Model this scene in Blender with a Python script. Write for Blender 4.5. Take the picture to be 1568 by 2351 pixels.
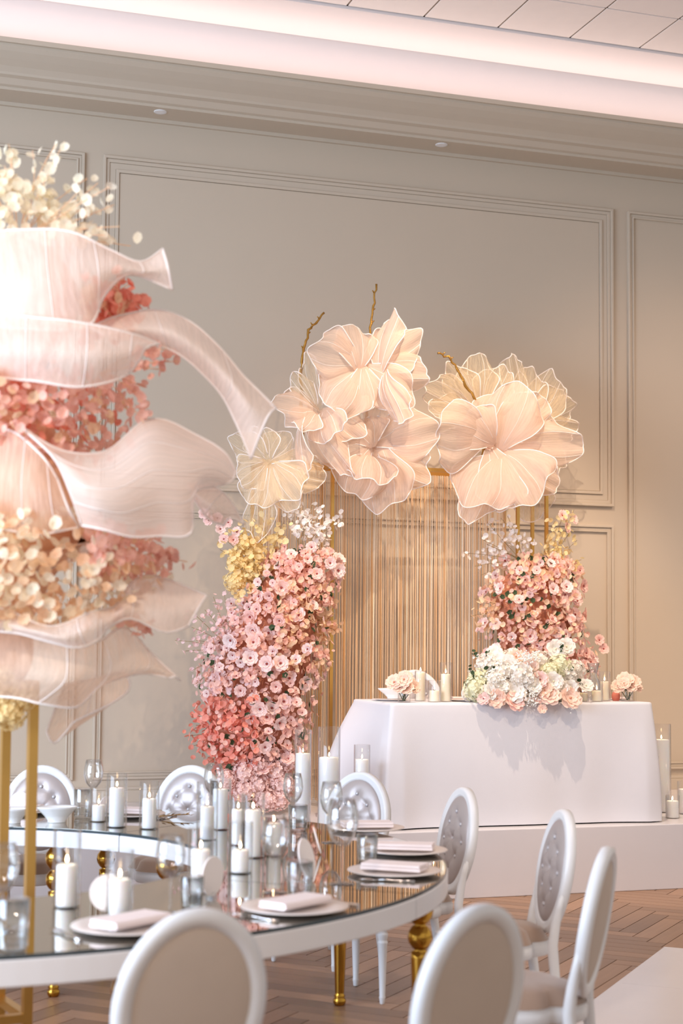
import bpy, bmesh, math, random
import numpy as np
from mathutils import Vector, Matrix, noise
random.seed(7)
for o in list(bpy.data.objects): bpy.data.objects.remove(o)
S = bpy.context.scene
COL = S.collection
PI = math.pi

# ------------------------------------------------------------------ camera
FPX, CX, CY = 3574.87, 784.0, 1250.79
YAW, PITCH, ROLL = math.radians(18.311222), math.radians(3.7358776), math.radians(-.48360666)
H = 1.6
_f = np.array([math.sin(YAW)*math.cos(PITCH), math.cos(YAW)*math.cos(PITCH), math.sin(PITCH)])
_r = np.array([math.cos(YAW), -math.sin(YAW), 0.0]); _d = np.cross(_f, _r)
MM = np.array([_r*math.cos(ROLL)+_d*math.sin(ROLL), -_r*math.sin(ROLL)+_d*math.cos(ROLL), _f])
EYE = np.array([0, 0, H])
cam = bpy.data.cameras.new('camera'); camo = bpy.data.objects.new('camera', cam); COL.objects.link(camo)
camo.matrix_world = Matrix(((MM[0][0], -MM[1][0], -MM[2][0], 0), (MM[0][1], -MM[1][1], -MM[2][1], 0), (MM[0][2], -MM[1][2], -MM[2][2], H), (0, 0, 0, 1)))
cam.sensor_fit = 'HORIZONTAL'; cam.sensor_width = 24; cam.lens = FPX/1568*24
cam.shift_y = (CY-1175.5)/1568; cam.clip_start = .05; cam.clip_end = 100
cam.dof.use_dof = True; cam.dof.focus_distance = 9.9; cam.dof.aperture_fstop = 2.3
S.camera = camo
S.view_settings.view_transform = 'Standard'; S.view_settings.look = 'None'
S.view_settings.gamma = 1; S.view_settings.use_curve_mapping = False
S.view_settings.exposure = 0.06

# ------------------------------------------------------------------ light
W = bpy.data.worlds.new('world'); S.world = W; W.use_nodes = True
bg = W.node_tree.nodes['Background']; bg.inputs[0].default_value = (1.0, .965, .93, 1); bg.inputs[1].default_value = 0.68
def lamp(name, kind, loc, target, energy, color, **kw):
    l = bpy.data.lights.new(name, kind); l.energy = energy; l.color = color
    for k, v in kw.items(): setattr(l, k, v)
    o = bpy.data.objects.new(name, l); COL.objects.link(o); o.location = loc
    o.rotation_euler = (Vector(target)-Vector(loc)).to_track_quat('-Z', 'Y').to_euler()
    return o
# daylight from the tall windows of the left side of the hall
lamp('window_daylight', 'AREA', (-5.5, 4.2, 2.6), (2.2, 9.5, 1.3), 880, (.60, .77, 1.0), shape='RECTANGLE', size=6, size_y=3.6)
# warm spots on the ceiling: on the arch and linen table, on the wall
lamp('arch_spot', 'SPOT', (3.95, 8.3, 6.15), (4.75, 10.6, 1.4), 760, (1.0, .80, .62), spot_size=math.radians(58), spot_blend=.55, shadow_soft_size=.03)
lamp('front_spot', 'SPOT', (2.9, 5.4, 6.05), (4.7, 11.2, 1.7), 430, (1.0, .76, .54), spot_size=math.radians(40), spot_blend=.6, shadow_soft_size=.06)
lamp('wall_spot', 'SPOT', (7.2, 7.4, 6.1), (6.9, 11.6, 1.9), 400, (1.0, .70, .50), spot_size=math.radians(64), spot_blend=.9, shadow_soft_size=.3)
lamp('tower_fill', 'SPOT', (-1.6, .6, 4.6), (.6, 5.5, 1.8), 620, (1.0, .82, .68), spot_size=math.radians(44), spot_blend=.7, shadow_soft_size=.25)  # fill added to brighten the flower tower, no known lamp there
lamp('floor_fill', 'SPOT', (4.4, 4.4, 6.1), (3.6, 7.0, .2), 330, (1.0, .86, .74), spot_size=math.radians(66), spot_blend=.9, shadow_soft_size=.25)  # warm fill added to lift the floor planks, source unseen

# ------------------------------------------------------------------ helpers
def ray(x, y): return MM.T @ np.array([(x-CX)/FPX, (y-CY)/FPX, 1.0])
def onz(x, y, z): v = ray(x, y); return Vector(EYE+v*((z-H)/v[2]))
def ony(x, y, Y): v = ray(x, y); return Vector(EYE+v*(Y/v[1]))
def dep(x, y, D): return Vector(EYE+ray(x, y)*D)
def ppm(p): return FPX/float((MM @ (np.array(p)-EYE))[2])
FWD = Vector(_f); RIGHT = Vector(MM[0]); UP = Vector(-MM[1])
def lin(c): return tuple((v/12.92 if v <= .04045 else ((v+.055)/1.055)**2.4) for v in [x/255 for x in c[:3]])+(1.0,)

class MB:
    def __init__(s): s.v = []; s.f = []; s.mi = []; s.uv = None; s.cur = 0
    def add(s, vs, fs):
        n = len(s.v); s.v += [tuple(p) for p in vs]; s.f += [tuple(i+n for i in f) for f in fs]; s.mi += [s.cur]*len(fs)
    def box(s, a, b, rot=None, at=None):
        x0, y0, z0 = a; x1, y1, z1 = b
        vs = [Vector(p) for p in ((x0,y0,z0),(x1,y0,z0),(x1,y1,z0),(x0,y1,z0),(x0,y0,z1),(x1,y0,z1),(x1,y1,z1),(x0,y1,z1))]
        if rot: vs = [rot @ p for p in vs]
        if at: vs = [p+Vector(at) for p in vs]
        s.add(vs, [(0,3,2,1),(4,5,6,7),(0,1,5,4),(1,2,6,5),(2,3,7,6),(3,0,4,7)])
    def lathe(s, prof, n=20, at=(0,0,0), sx=1, sy=1):
        vs = []
        for r, z in prof:
            for i in range(n):
                a = 2*PI*i/n; vs.append((at[0]+r*math.cos(a)*sx, at[1]+r*math.sin(a)*sy, at[2]+z))
        fs = []
        for j in range(len(prof)-1):
            for i in range(n):
                k = (i+1) % n; fs.append((j*n+i, j*n+k, (j+1)*n+k, (j+1)*n+i))
        if prof[0][0] > 1e-5: fs.append(tuple(range(n-1, -1, -1)))
        if prof[-1][0] > 1e-5: fs.append(tuple((len(prof)-1)*n+i for i in range(n)))
        s.add(vs, fs)
    def tube(s, pts, r, n=6, closed=False, caps=True):
        pts = [Vector(p) for p in pts]; m = len(pts)
        rr = r if isinstance(r, (list, tuple)) else [r]*m
        vs = []; prev = None
        for i, p in enumerate(pts):
            if closed: t = pts[(i+1) % m]-pts[i-1]
            else: t = pts[min(i+1, m-1)]-pts[max(i-1, 0)]
            if t.length < 1e-9: t = Vector((0,0,1))
            t.normalize()
            if prev is None:
                u = t.cross(Vector((0,0,1)));
                if u.length < .05: u = t.cross(Vector((1,0,0)))
            else: u = prev-t*prev.dot(t)
            u.normalize(); prev = u; w = t.cross(u)
            for k in range(n):
                a = 2*PI*k/n; vs.append(p+(u*math.cos(a)+w*math.sin(a))*rr[i])
        fs = []
        for j in range(m if closed else m-1):
            for k in range(n):
                l = (k+1) % n; q = ((j+1) % m)*n; fs.append((j*n+k, j*n+l, q+l, q+k))
        if caps and not closed: fs += [tuple(range(n-1,-1,-1)), tuple((m-1)*n+k for k in range(n))]
        s.add(vs, fs)
    def grid(s, P):
        R, C = len(P), len(P[0]); n = len(s.v)
        s.add([p for row in P for p in row], [(i*C+j, i*C+j+1, (i+1)*C+j+1, (i+1)*C+j) for i in range(R-1) for j in range(C-1)])
    def mesh(s, name, mats, smooth=False, uv=None):
        me = bpy.data.meshes.new(name); me.from_pydata(s.v, [], s.f)
        for m in (mats if isinstance(mats, (list, tuple)) else [mats]): me.materials.append(m)
        if any(s.mi): me.polygons.foreach_set('material_index', s.mi)
        if smooth: me.polygons.foreach_set('use_smooth', [True]*len(me.polygons))
        if uv is not None:
            L = me.uv_layers.new(name='UVMap'); idx = np.empty(len(me.loops), int); me.loops.foreach_get('vertex_index', idx)
            L.data.foreach_set('uv', np.array(uv, float)[idx].ravel())
        me.update(); return me
    def build(s, name, mats, parent=None, smooth=False, loc=None, uv=None, bevel=0, solid=0):
        return link(name, s.mesh(name, mats, smooth, uv), parent, loc, bevel, solid)
def link(name, me, parent=None, loc=None, bevel=0, solid=0, rot=None, scale=None):
    o = bpy.data.objects.new(name, me); COL.objects.link(o)
    if parent: o.parent = parent
    if loc is not None: o.location = loc
    if rot is not None: o.rotation_euler = rot
    if scale is not None: o.scale = scale if isinstance(scale, (tuple, list)) else (scale,)*3
    if bevel:
        b = o.modifiers.new('bevel', 'BEVEL'); b.width = bevel; b.segments = 2; b.limit_method = 'ANGLE'
    if solid:
        b = o.modifiers.new('solid', 'SOLIDIFY'); b.thickness = solid; b.offset = 0
    return o
def empty(name, loc=(0,0,0), rz=0):
    o = bpy.data.objects.new(name, None); COL.objects.link(o); o.location = loc; o.rotation_euler = (0,0,rz); o.empty_display_size = .1; return o
def tag(o, label=None, cat=None, group=None, kind=None):
    if label: o['label'] = label
    if cat: o['category'] = cat
    if group: o['group'] = group
    if kind: o['kind'] = kind
    return o
def struct(o): o['kind'] = 'structure'; return o
def copy_tree(o, parent=None):
    c = o.copy(); COL.objects.link(c); c.parent = parent
    for ch in o.children: copy_tree(ch, c)
    return c

# ------------------------------------------------------------------ materials
def mat(name, col, rough=.5, metal=0, var=.06, scale=8, bump=0, bscale=60, spec=.5, sheen=0, trans=0, sss=0, stretch=None, coat=0):
    m = bpy.data.materials.new(name); m.use_nodes = True; nt = m.node_tree; b = nt.nodes['Principled BSDF']
    b.inputs['Roughness'].default_value = rough; b.inputs['Metallic'].default_value = metal
    b.inputs['Specular IOR Level'].default_value = spec
    if sheen: b.inputs['Sheen Weight'].default_value = sheen
    if coat: b.inputs['Coat Weight'].default_value = coat; b.inputs['Coat Roughness'].default_value = .12
    if sss: b.inputs['Subsurface Weight'].default_value = sss; b.inputs['Subsurface Radius'].default_value = (.02, .015, .01); b.inputs['Subsurface Scale'].default_value = 1
    tc = nt.nodes.new('ShaderNodeTexCoord'); mp = nt.nodes.new('ShaderNodeMapping'); nt.links.new(tc.outputs['Object'], mp.inputs[0])
    if stretch: mp.inputs['Scale'].default_value = stretch
    n = nt.nodes.new('ShaderNodeTexNoise'); n.inputs['Scale'].default_value = scale; n.inputs['Detail'].default_value = 4
    nt.links.new(mp.outputs[0], n.inputs['Vector'])
    mx = nt.nodes.new('ShaderNodeMix'); mx.data_type = 'RGBA'; c = lin(col)
    mx.inputs[6].default_value = tuple(max(0, v*(1-var)) for v in c[:3])+(1,); mx.inputs[7].default_value = tuple(min(1, v*(1+var)) for v in c[:3])+(1,)
    nt.links.new(n.outputs[0], mx.inputs[0]); nt.links.new(mx.outputs[2], b.inputs['Base Color'])
    if bump:
        n2 = nt.nodes.new('ShaderNodeTexNoise'); n2.inputs['Scale'].default_value = bscale; n2.inputs['Detail'].default_value = 3
        nt.links.new(mp.outputs[0], n2.inputs['Vector'])
        bp = nt.nodes.new('ShaderNodeBump'); bp.inputs['Strength'].default_value = bump; bp.inputs['Distance'].default_value = .01
        nt.links.new(n2.outputs[0], bp.inputs['Height']); nt.links.new(bp.outputs[0], b.inputs['Normal'])
    return m
def petal_mat(name, col, translucent=.35, var=.10, per_object=0.0):
    """thin flower petal: diffuse and translucent, colour wandering over the object"""
    m = bpy.data.materials.new(name); m.use_nodes = True; nt = m.node_tree; nt.nodes.clear()
    out = nt.nodes.new('ShaderNodeOutputMaterial'); d = nt.nodes.new('ShaderNodeBsdfDiffuse'); t = nt.nodes.new('ShaderNodeBsdfTranslucent'); ms = nt.nodes.new('ShaderNodeMixShader')
    ms.inputs[0].default_value = translucent
    tc = nt.nodes.new('ShaderNodeTexCoord'); n = nt.nodes.new('ShaderNodeTexNoise'); n.inputs['Scale'].default_value = 9; n.inputs['Detail'].default_value = 2
    nt.links.new(tc.outputs['Object'], n.inputs['Vector'])
    rp = nt.nodes.new('ShaderNodeMapRange'); rp.inputs[1].default_value = .3; rp.inputs[2].default_value = .7
    nt.links.new(n.outputs[0], rp.inputs[0])
    mx = nt.nodes.new('ShaderNodeMix'); mx.data_type = 'RGBA'; c = lin(col)
    mx.inputs[6].default_value = (c[0]*(1-var*.6), c[1]*(1-var*1.6), c[2]*(1-var*1.6), 1); mx.inputs[7].default_value = tuple(min(1, v*(1+var)) for v in c[:3])+(1,)
    nt.links.new(rp.outputs[0], mx.inputs[0])
    src = mx.outputs[2]
    if per_object:
        oi = nt.nodes.new('ShaderNodeObjectInfo'); hs = nt.nodes.new('ShaderNodeHueSaturation'); mr = nt.nodes.new('ShaderNodeMapRange')
        mr.inputs[3].default_value = 1-per_object; mr.inputs[4].default_value = 1+per_object
        nt.links.new(oi.outputs['Random'], mr.inputs[0]); nt.links.new(mr.outputs[0], hs.inputs['Saturation']); nt.links.new(src, hs.inputs['Color']); src = hs.outputs[0]
    nt.links.new(src, d.inputs[0]); nt.links.new(src, t.inputs[0])
    nt.links.new(d.outputs[0], ms.inputs[1]); nt.links.new(t.outputs[0], ms.inputs[2]); nt.links.new(ms.outputs[0], out.inputs[0])
    return m
def sheer(name, col, see=.3, translucent=.45, streak=26):
    """crinkled organza: partly see-through cloth with fine lengthwise crinkles"""
    m = bpy.data.materials.new(name); m.use_nodes = True; nt = m.node_tree; nt.nodes.clear(); L = nt.links.new
    out = nt.nodes.new('ShaderNodeOutputMaterial'); d = nt.nodes.new('ShaderNodeBsdfDiffuse'); t = nt.nodes.new('ShaderNodeBsdfTranslucent')
    tr = nt.nodes.new('ShaderNodeBsdfTransparent'); m1 = nt.nodes.new('ShaderNodeMixShader'); m2 = nt.nodes.new('ShaderNodeMixShader')
    uv = nt.nodes.new('ShaderNodeUVMap'); mp = nt.nodes.new('ShaderNodeMapping'); mp.inputs['Scale'].default_value = (streak, 2.2, 1); L(uv.outputs[0], mp.inputs[0])
    n = nt.nodes.new('ShaderNodeTexNoise'); n.inputs['Scale'].default_value = 1.6; n.inputs['Detail'].default_value = 4; L(mp.outputs[0], n.inputs['Vector'])
    bp = nt.nodes.new('ShaderNodeBump'); bp.inputs['Strength'].default_value = .35; bp.inputs['Distance'].default_value = .012; L(n.outputs[0], bp.inputs['Height'])
    c = lin(col); d.inputs[0].default_value = c; t.inputs[0].default_value = c
    L(bp.outputs[0], d.inputs['Normal']); L(bp.outputs[0], t.inputs['Normal'])
    mr = nt.nodes.new('ShaderNodeMapRange'); mr.inputs[1].default_value = .3; mr.inputs[2].default_value = .7; mr.inputs[3].default_value = see*.65; mr.inputs[4].default_value = min(.9, see*1.35)
    L(n.outputs[0], mr.inputs[0])
    m1.inputs[0].default_value = translucent; L(d.outputs[0], m1.inputs[1]); L(t.outputs[0], m1.inputs[2])
    L(mr.outputs[0], m2.inputs[0]); L(m1.outputs[0], m2.inputs[1]); L(tr.outputs[0], m2.inputs[2]); L(m2.outputs[0], out.inputs[0])
    return m
def glass(name, tint=(1,1,1), k=.75, rough=.0, base=.04, pwr=2.5):
    """thin clear glass: see-through face on, mirror-like at grazing angles (same from both sides)"""
    m = bpy.data.materials.new(name); m.use_nodes = True; nt = m.node_tree; nt.nodes.clear(); L = nt.links.new
    out = nt.nodes.new('ShaderNodeOutputMaterial'); t = nt.nodes.new('ShaderNodeBsdfTransparent'); g = nt.nodes.new('ShaderNodeBsdfGlossy'); ms = nt.nodes.new('ShaderNodeMixShader'); lw = nt.nodes.new('ShaderNodeLayerWeight')
    pw = nt.nodes.new('ShaderNodeMath'); pw.operation = 'POWER'; pw.inputs[1].default_value = pwr; ma = nt.nodes.new('ShaderNodeMath'); ma.operation = 'MULTIPLY_ADD'; ma.inputs[1].default_value = k; ma.inputs[2].default_value = base
    t.inputs[0].default_value = tint+(1,); g.inputs['Roughness'].default_value = rough; lw.inputs[0].default_value = .5
    L(lw.outputs['Facing'], pw.inputs[0]); L(pw.outputs[0], ma.inputs[0]); L(ma.outputs[0], ms.inputs[0]); L(t.outputs[0], ms.inputs[1]); L(g.outputs[0], ms.inputs[2]); L(ms.outputs[0], out.inputs[0])
    return m
def emit(name, col, k):
    m = bpy.data.materials.new(name); m.use_nodes = True; nt = m.node_tree; nt.nodes.clear()
    out = nt.nodes.new('ShaderNodeOutputMaterial'); e = nt.nodes.new('ShaderNodeEmission'); e.inputs[0].default_value = lin(col); e.inputs[1].default_value = k
    nt.links.new(e.outputs[0], out.inputs[0]); return m
def wood(name, col):
    m = mat(name, col, rough=.42, var=.16, scale=3, bump=.05, bscale=30, stretch=(1, 12, 1))
    nt = m.node_tree; b = nt.nodes['Principled BSDF']; src = b.inputs['Base Color'].links[0].from_socket
    oi = nt.nodes.new('ShaderNodeObjectInfo'); hs = nt.nodes.new('ShaderNodeHueSaturation'); mr = nt.nodes.new('ShaderNodeMapRange')
    mr.inputs[3].default_value = .72; mr.inputs[4].default_value = 1.28
    nt.links.new(oi.outputs['Random'], mr.inputs[0]); nt.links.new(mr.outputs[0], hs.inputs['Value']); nt.links.new(src, hs.inputs['Color']); nt.links.new(hs.outputs[0], b.inputs['Base Color'])
    return m
M = dict(
 wall=mat('greige_paint', (197,181,161), .6, var=.025, scale=1.2), trim=mat('trim_paint', (197,182,163), .45, var=.02),
 cove=mat('cove_white', (238,226,222), .7, var=.01), tile=mat('ceiling_tile_white', (252,238,230), .8, var=.03, bump=.1, bscale=200), ceil=mat('ceiling_rail', (150,130,112), .7),
 joint=mat('floor_joint', (40,28,22), .8), plank=wood('oak_plank', (158,122,96)),
 stage=mat('stage_white', (224,217,217), .22, var=.02), cloth=mat('table_linen', (220,216,219), .75, var=.015, bump=.06, bscale=220, sheen=.2),
 white=mat('white_lacquer', (236,233,232), .32, var=.015), chairwhite=mat('chair_white_paint', (234,232,231), .35, var=.02),
 velvet=mat('silver_satin', (184,172,168), .42, metal=.35, var=.08, scale=5, bump=.10, bscale=14), linen=mat('beige_linen', (206,188,172), .85, var=.07, bump=.15, bscale=260), seatfab=mat('taupe_velvet', (160,132,112), .6, var=.10, scale=6, sheen=.5),
 button=mat('silver_button', (196,192,194), .3, metal=.3), gold=mat('polished_gold', (198,150,62), .16, metal=1, var=.05), satin=mat('satin_gold', (214,168,92), .34, metal=.85, var=.05),
 branch=mat('gold_bark', (166,122,52), .42, metal=.6, var=.3, scale=40, bump=.6, bscale=40),
 wax=mat('white_wax', (254,252,249), .5, var=.005, sss=.5), ivory=mat('ivory_wax', (254,240,218), .5, var=.01, sss=.5), wick=mat('wick', (60,45,35), .9), flame=emit('flame', (255,214,160), 30),
 glass=glass('clear_glass'), thick=glass('thick_glass', (.98,.985,.985), 1.0, 0, .10, 1.9), stemglass=glass('stemware_glass', (1,1,1), 1.0, 0, .07, 1.9), porcelain=mat('porcelain', (244,242,240), .2, var=.01, coat=.4), charger=mat('silver_charger', (228,217,211), .35, metal=.1, var=.03),
 napkin=mat('blush_napkin', (240,226,224), .8, var=.02, bump=.08, bscale=200), card=mat('blush_card', (250,240,236), .7, var=.01), steel=mat('steel', (205,200,198), .15, metal=1, var=.02),
 mirror=mat('mirror_top', (182,176,166), .03, metal=1, var=.01), glassedge=mat('mirror_edge', (70,80,84), .2, metal=.3),
 leaf=petal_mat('green_leaf', (74,92,66), .2), stem=mat('stem', (150,126,84), .7), core=mat('foliage_core', (178,114,88), .9, var=.25, scale=20, bump=.8, bscale=40), core_w=mat('white_flower_core', (214,206,186), .9, var=.15, scale=20),  # core brown is darkened to carry the warm shade between the roses
 core_p=mat('peach_core', (244,186,150), .9, var=.2, scale=20), 
 rose=petal_mat('pink_petal', (252,220,211), .22, .05, .3), rosec=mat('rose_heart', (150,62,54), .8), blush=petal_mat('blush_petal', (248,222,206), .3, .08, .3), blushc=mat('blush_heart', (206,140,112), .8),
 whitep=petal_mat('white_petal', (246,242,234), .3, .04), whitec=mat('white_heart', (232,224,190), .8), peachp=petal_mat('peach_petal', (253,226,208), .3, .06),
 coral=petal_mat('coral_leaf', (250,170,150), .35, .08), pinkl=petal_mat('pink_leaf', (250,206,190), .35, .10), peachl=petal_mat('peach_leaf', (253,222,188), .4, .07), yellow=petal_mat('butter_leaf', (253,233,180), .4, .05), whitel=petal_mat('white_leaf', (250,246,242), .4, .03), creaml=petal_mat('cream_leaf', (255,247,226), .4, .03), mauve=petal_mat('mauve_leaf', (246,218,216), .35, .06), hyd=petal_mat('hydrangea_pink', (250,220,212), .25, .07), greenw=petal_mat('hydrangea_green', (238,238,208), .3, .05), buds=mat('small_white_bud', (250,246,238), .7),
 organza=sheer('blush_organza', (243,217,198), .33), organza2=sheer('cream_organza', (252,232,202), .46), faint=sheer('thin_organza', (248,228,194), .70), fore=sheer('tower_organza', (255,235,222), .27, .3), forep=sheer('tower_peach_organza', (255,228,206), .40, .4), wire=petal_mat('petal_wire', (254,246,240), .3, .01),
 led=emit('led_lens', (255,244,230), 2.2),
)
# string curtain colours
def string_mat():
    m = mat('gold_string', (206,156,98), .5, metal=0, var=.0)
    nt = m.node_tree; b = nt.nodes['Principled BSDF']; tc = nt.nodes.new('ShaderNodeTexCoord'); sx = nt.nodes.new('ShaderNodeSeparateXYZ'); ml = nt.nodes.new('ShaderNodeMath'); ml.operation = 'MULTIPLY'; ml.inputs[1].default_value = 1.0
    wn = nt.nodes.new('ShaderNodeTexNoise'); wn.noise_dimensions = '1D'; wn.inputs['Scale'].default_value = 60; wn.inputs['Detail'].default_value = 3
    cr = nt.nodes.new('ShaderNodeValToRGB'); cr.color_ramp.elements[0].position = .35; cr.color_ramp.elements[0].color = lin((240,184,120)); cr.color_ramp.elements[1].position = .65; cr.color_ramp.elements[1].color = lin((255,238,212))
    nt.links.new(tc.outputs['Object'], sx.inputs[0]); nt.links.new(sx.outputs[0], ml.inputs[0]); nt.links.new(ml.outputs[0], wn.inputs['W']); nt.links.new(wn.outputs[0], cr.inputs[0]); nt.links.new(cr.outputs[0], b.inputs['Base Color'])
    return m
M['string'] = string_mat()

# ================================================================== THE SETTING
YW = 11.6; XL, XR = -6.0, 13.0
b = MB(); b.box((XL, YW, -.02), (XR, YW+.15, 6.6)); wall = struct(b.build('wall_back', M['wall']))
# floor with herringbone planks
b = MB(); b.box((XL, -4, -.06), (XR, YW+.15, -.006)); floor = struct(b.build('floor', M['joint']))
b = MB(); PLW, PLL = .112, .672; b.box((-PLL/2+.0026, -PLW/2+.0026, -.012), (PLL/2-.0026, PLW/2-.0026, 0)); pm = b.mesh('plank', M['plank'])
def wooded(x, y): return (1.2 < x < 6.3 and 5.7 < y < 9.34 and x < .95*y-1.6 and x > .0) or (.0 < x <= 1.2 and 5.9 < y < 8.2)
far = MB(); r45 = math.radians(45)
for i in range(-60, 140):
    for j in range(-60, 60):
        # herringbone lattice in the unrotated frame: A planks lie along u, B planks along v
        for k, (u, v, rot) in enumerate(((i*PLW+j*2*0+PLL/2, i*PLW+PLW/2, 0), (i*PLW+PLW/2+PLL, i*PLW-PLL/2+PLW, PI/2))):
            u2 = u+j*PLL; v2 = v-j*PLL
            x = (u2-v2)*math.cos(r45)*1+2.5; y = (u2+v2)*math.sin(r45)+0
            if wooded(x, y): 
                o = link('plank', pm, floor, (x, y, 0), rot=(0, 0, r45+rot)); wooded_n = True
            elif -1.6 < x < 7 and .5 < y < 10:
                R = Matrix.Rotation(r45+rot, 3, 'Z'); far.box((-PLL/2+.0026, -PLW/2+.0026, -.012), (PLL/2-.0026, PLW/2-.0026, 0), R, (x, y, 0))
o = far.build('planks_beyond', M['plank'], floor); o['kind'] = 'stuff'
# ceiling: plain margin, tiles on rails
ZC, YE, YF = 6.28, 10.60, 11.05
b = MB(); b.box((XL, -4, ZC+.03), (XR, YE, ZC+.12)); b.box((XL, YE, ZC), (XR, YF+.15, ZC+.12)); b.box((XL, YE-.02, ZC-.012), (XR, YE+.012, ZC+.02))
ceil = struct(b.build('ceiling', M['cove']))
b = MB(); b.box((.008, .008, 0), (.592, .592, .022)); tm = b.mesh('ceiling_tile', M['tile'])
for i in range(-2, 11):
    for j in range(0, 5): link('ceiling_tile', tm, ceil, (4.108+.602*(i-4), YE-.03-.6*(j+1), ZC+.005))
b = MB()
for i in range(-3, 13): b.box((4.108+.602*(i-4)-.004, 4, ZC+.012), (4.108+.602*(i-4)+.008, YE-.02, ZC+.03))
for j in range(0, 9): b.box((XL, YE-.03-.6*j-.008, ZC+.012), (XR, YE-.03-.6*j+.008, ZC+.03))
b.build('ceiling_rail', M['ceil'], ceil)
# bulkhead with crown moulding and the light cove behind its lip
prof = [(YW, 5.60), (YW-.03, 5.60), (YW-.03, 5.627), (11.31, 5.627), (11.31, 5.648), (11.28, 5.655), (11.24, 5.69), (11.20, 5.70), (11.19, 5.715), (11.15, 5.745), (11.09, 5.775), (11.03, 5.81), (11.0, 5.835), (11.0, 5.853), (10.975, 5.853), (10.975, 5.888), (11.06, 5.888), (11.06, 5.84), (YW, 5.84)]
b = MB(); n = len(prof)
b.add([(x, y, z) for x in (XL, XR) for y, z in prof], [(i, (i+1) % n, n+(i+1) % n, n+i) for i in range(n)])
struct(b.build('trim_1', M['trim']))
b = MB(); b.box((XL, 11.30, 5.84), (XR, 11.45, ZC+.1)); struct(b.build('wall_cove', M['cove']))
lamp('cove_led', 'AREA', (3.5, 11.17, 5.87), (3.5, 10.3, 6.9), 46, (1.0, .86, .82), shape='RECTANGLE', size=19, size_y=.06)
# wall panel mouldings
def frame(name, x0, x1, z0, z1, bands):
    """mitred frame of stepped bands: (inset0, inset1, proud)"""
    b = MB()
    for a, c, d in bands:
        o = [(x0+a, z0+a), (x1-a, z0+a), (x1-a, z1-a), (x0+a, z1-a)]; i = [(x0+c, z0+c), (x1-c, z0+c), (x1-c, z1-c), (x0+c, z1-c)]
        vs = [(x, YW, z) for x, z in o]+[(x, YW-d, z) for x, z in o]+[(x, YW-d, z) for x, z in i]+[(x, YW, z) for x, z in i]
        fs = []
        for k in range(4):
            l = (k+1) % 4; fs += [(k, l, 4+l, 4+k), (4+k, 4+l, 8+l, 8+k), (8+k, 8+l, 12+l, 12+k)]
        b.add(vs, fs)
    return struct(b.build(name, M['trim'], bevel=.004))
wide = [(0, .022, .034), (.022, .05, .020), (.05, .10, .012), (.10, .125, .026)]
slim = [(0, .02, .028), (.02, .045, .014), (.045, .058, .022)]
frame('trim_2', 1.905, 6.222, 2.782, 5.306, wide)
b = MB(); b.box((1.905+.127, YW-.016, 2.782+.127), (6.222-.127, YW, 5.306-.127)); b.build('panel_field', M['wall'], wall, bevel=.003)
frame('trim_3', 1.905, 6.222, .60, 2.625, slim); frame('trim_4', 6.365, 9.9, .60, 5.306, slim); frame('trim_5', -2.5, 1.765, .60, 5.306, slim)
b = MB(); b.box((XL, YW-.025, .43), (XR, YW, .52)); b.box((XL, YW-.016, .52), (XR, YW, .545)); struct(b.build('baseboard_back', M['trim'], bevel=.004))
# stage
ZS = .431
b = MB(); b.box((XL, 9.30, 0), (XR, YW-.001, ZS)); st = b.build('stage_platform', M['stage'], bevel=.006); tag(st, 'low glossy white stage platform along the panelled wall', 'stage')
# downlights
for i, (x, y) in enumerate(((2.30, 11.40), (4.59, 11.40))):
    t = empty('downlight', (x, y, 5.627)); tag(t, ('small round white downlight in the soffit above the narrow wall panel edge', 'small round white downlight in the soffit over the middle of the wide panel')[i], 'downlight', 'downlights in the soffit above the panelled wall')
    b = MB(); b.lathe([(.034, -.002), (.046, -.006), (.05, -.003), (.05, .0)], 20); b.build('rim', M['white'], t, True)
    b = MB(); b.lathe([(.0, -.004), (.034, -.004), (.034, 0)], 20); b.build('lens', M['white'], t)

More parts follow.
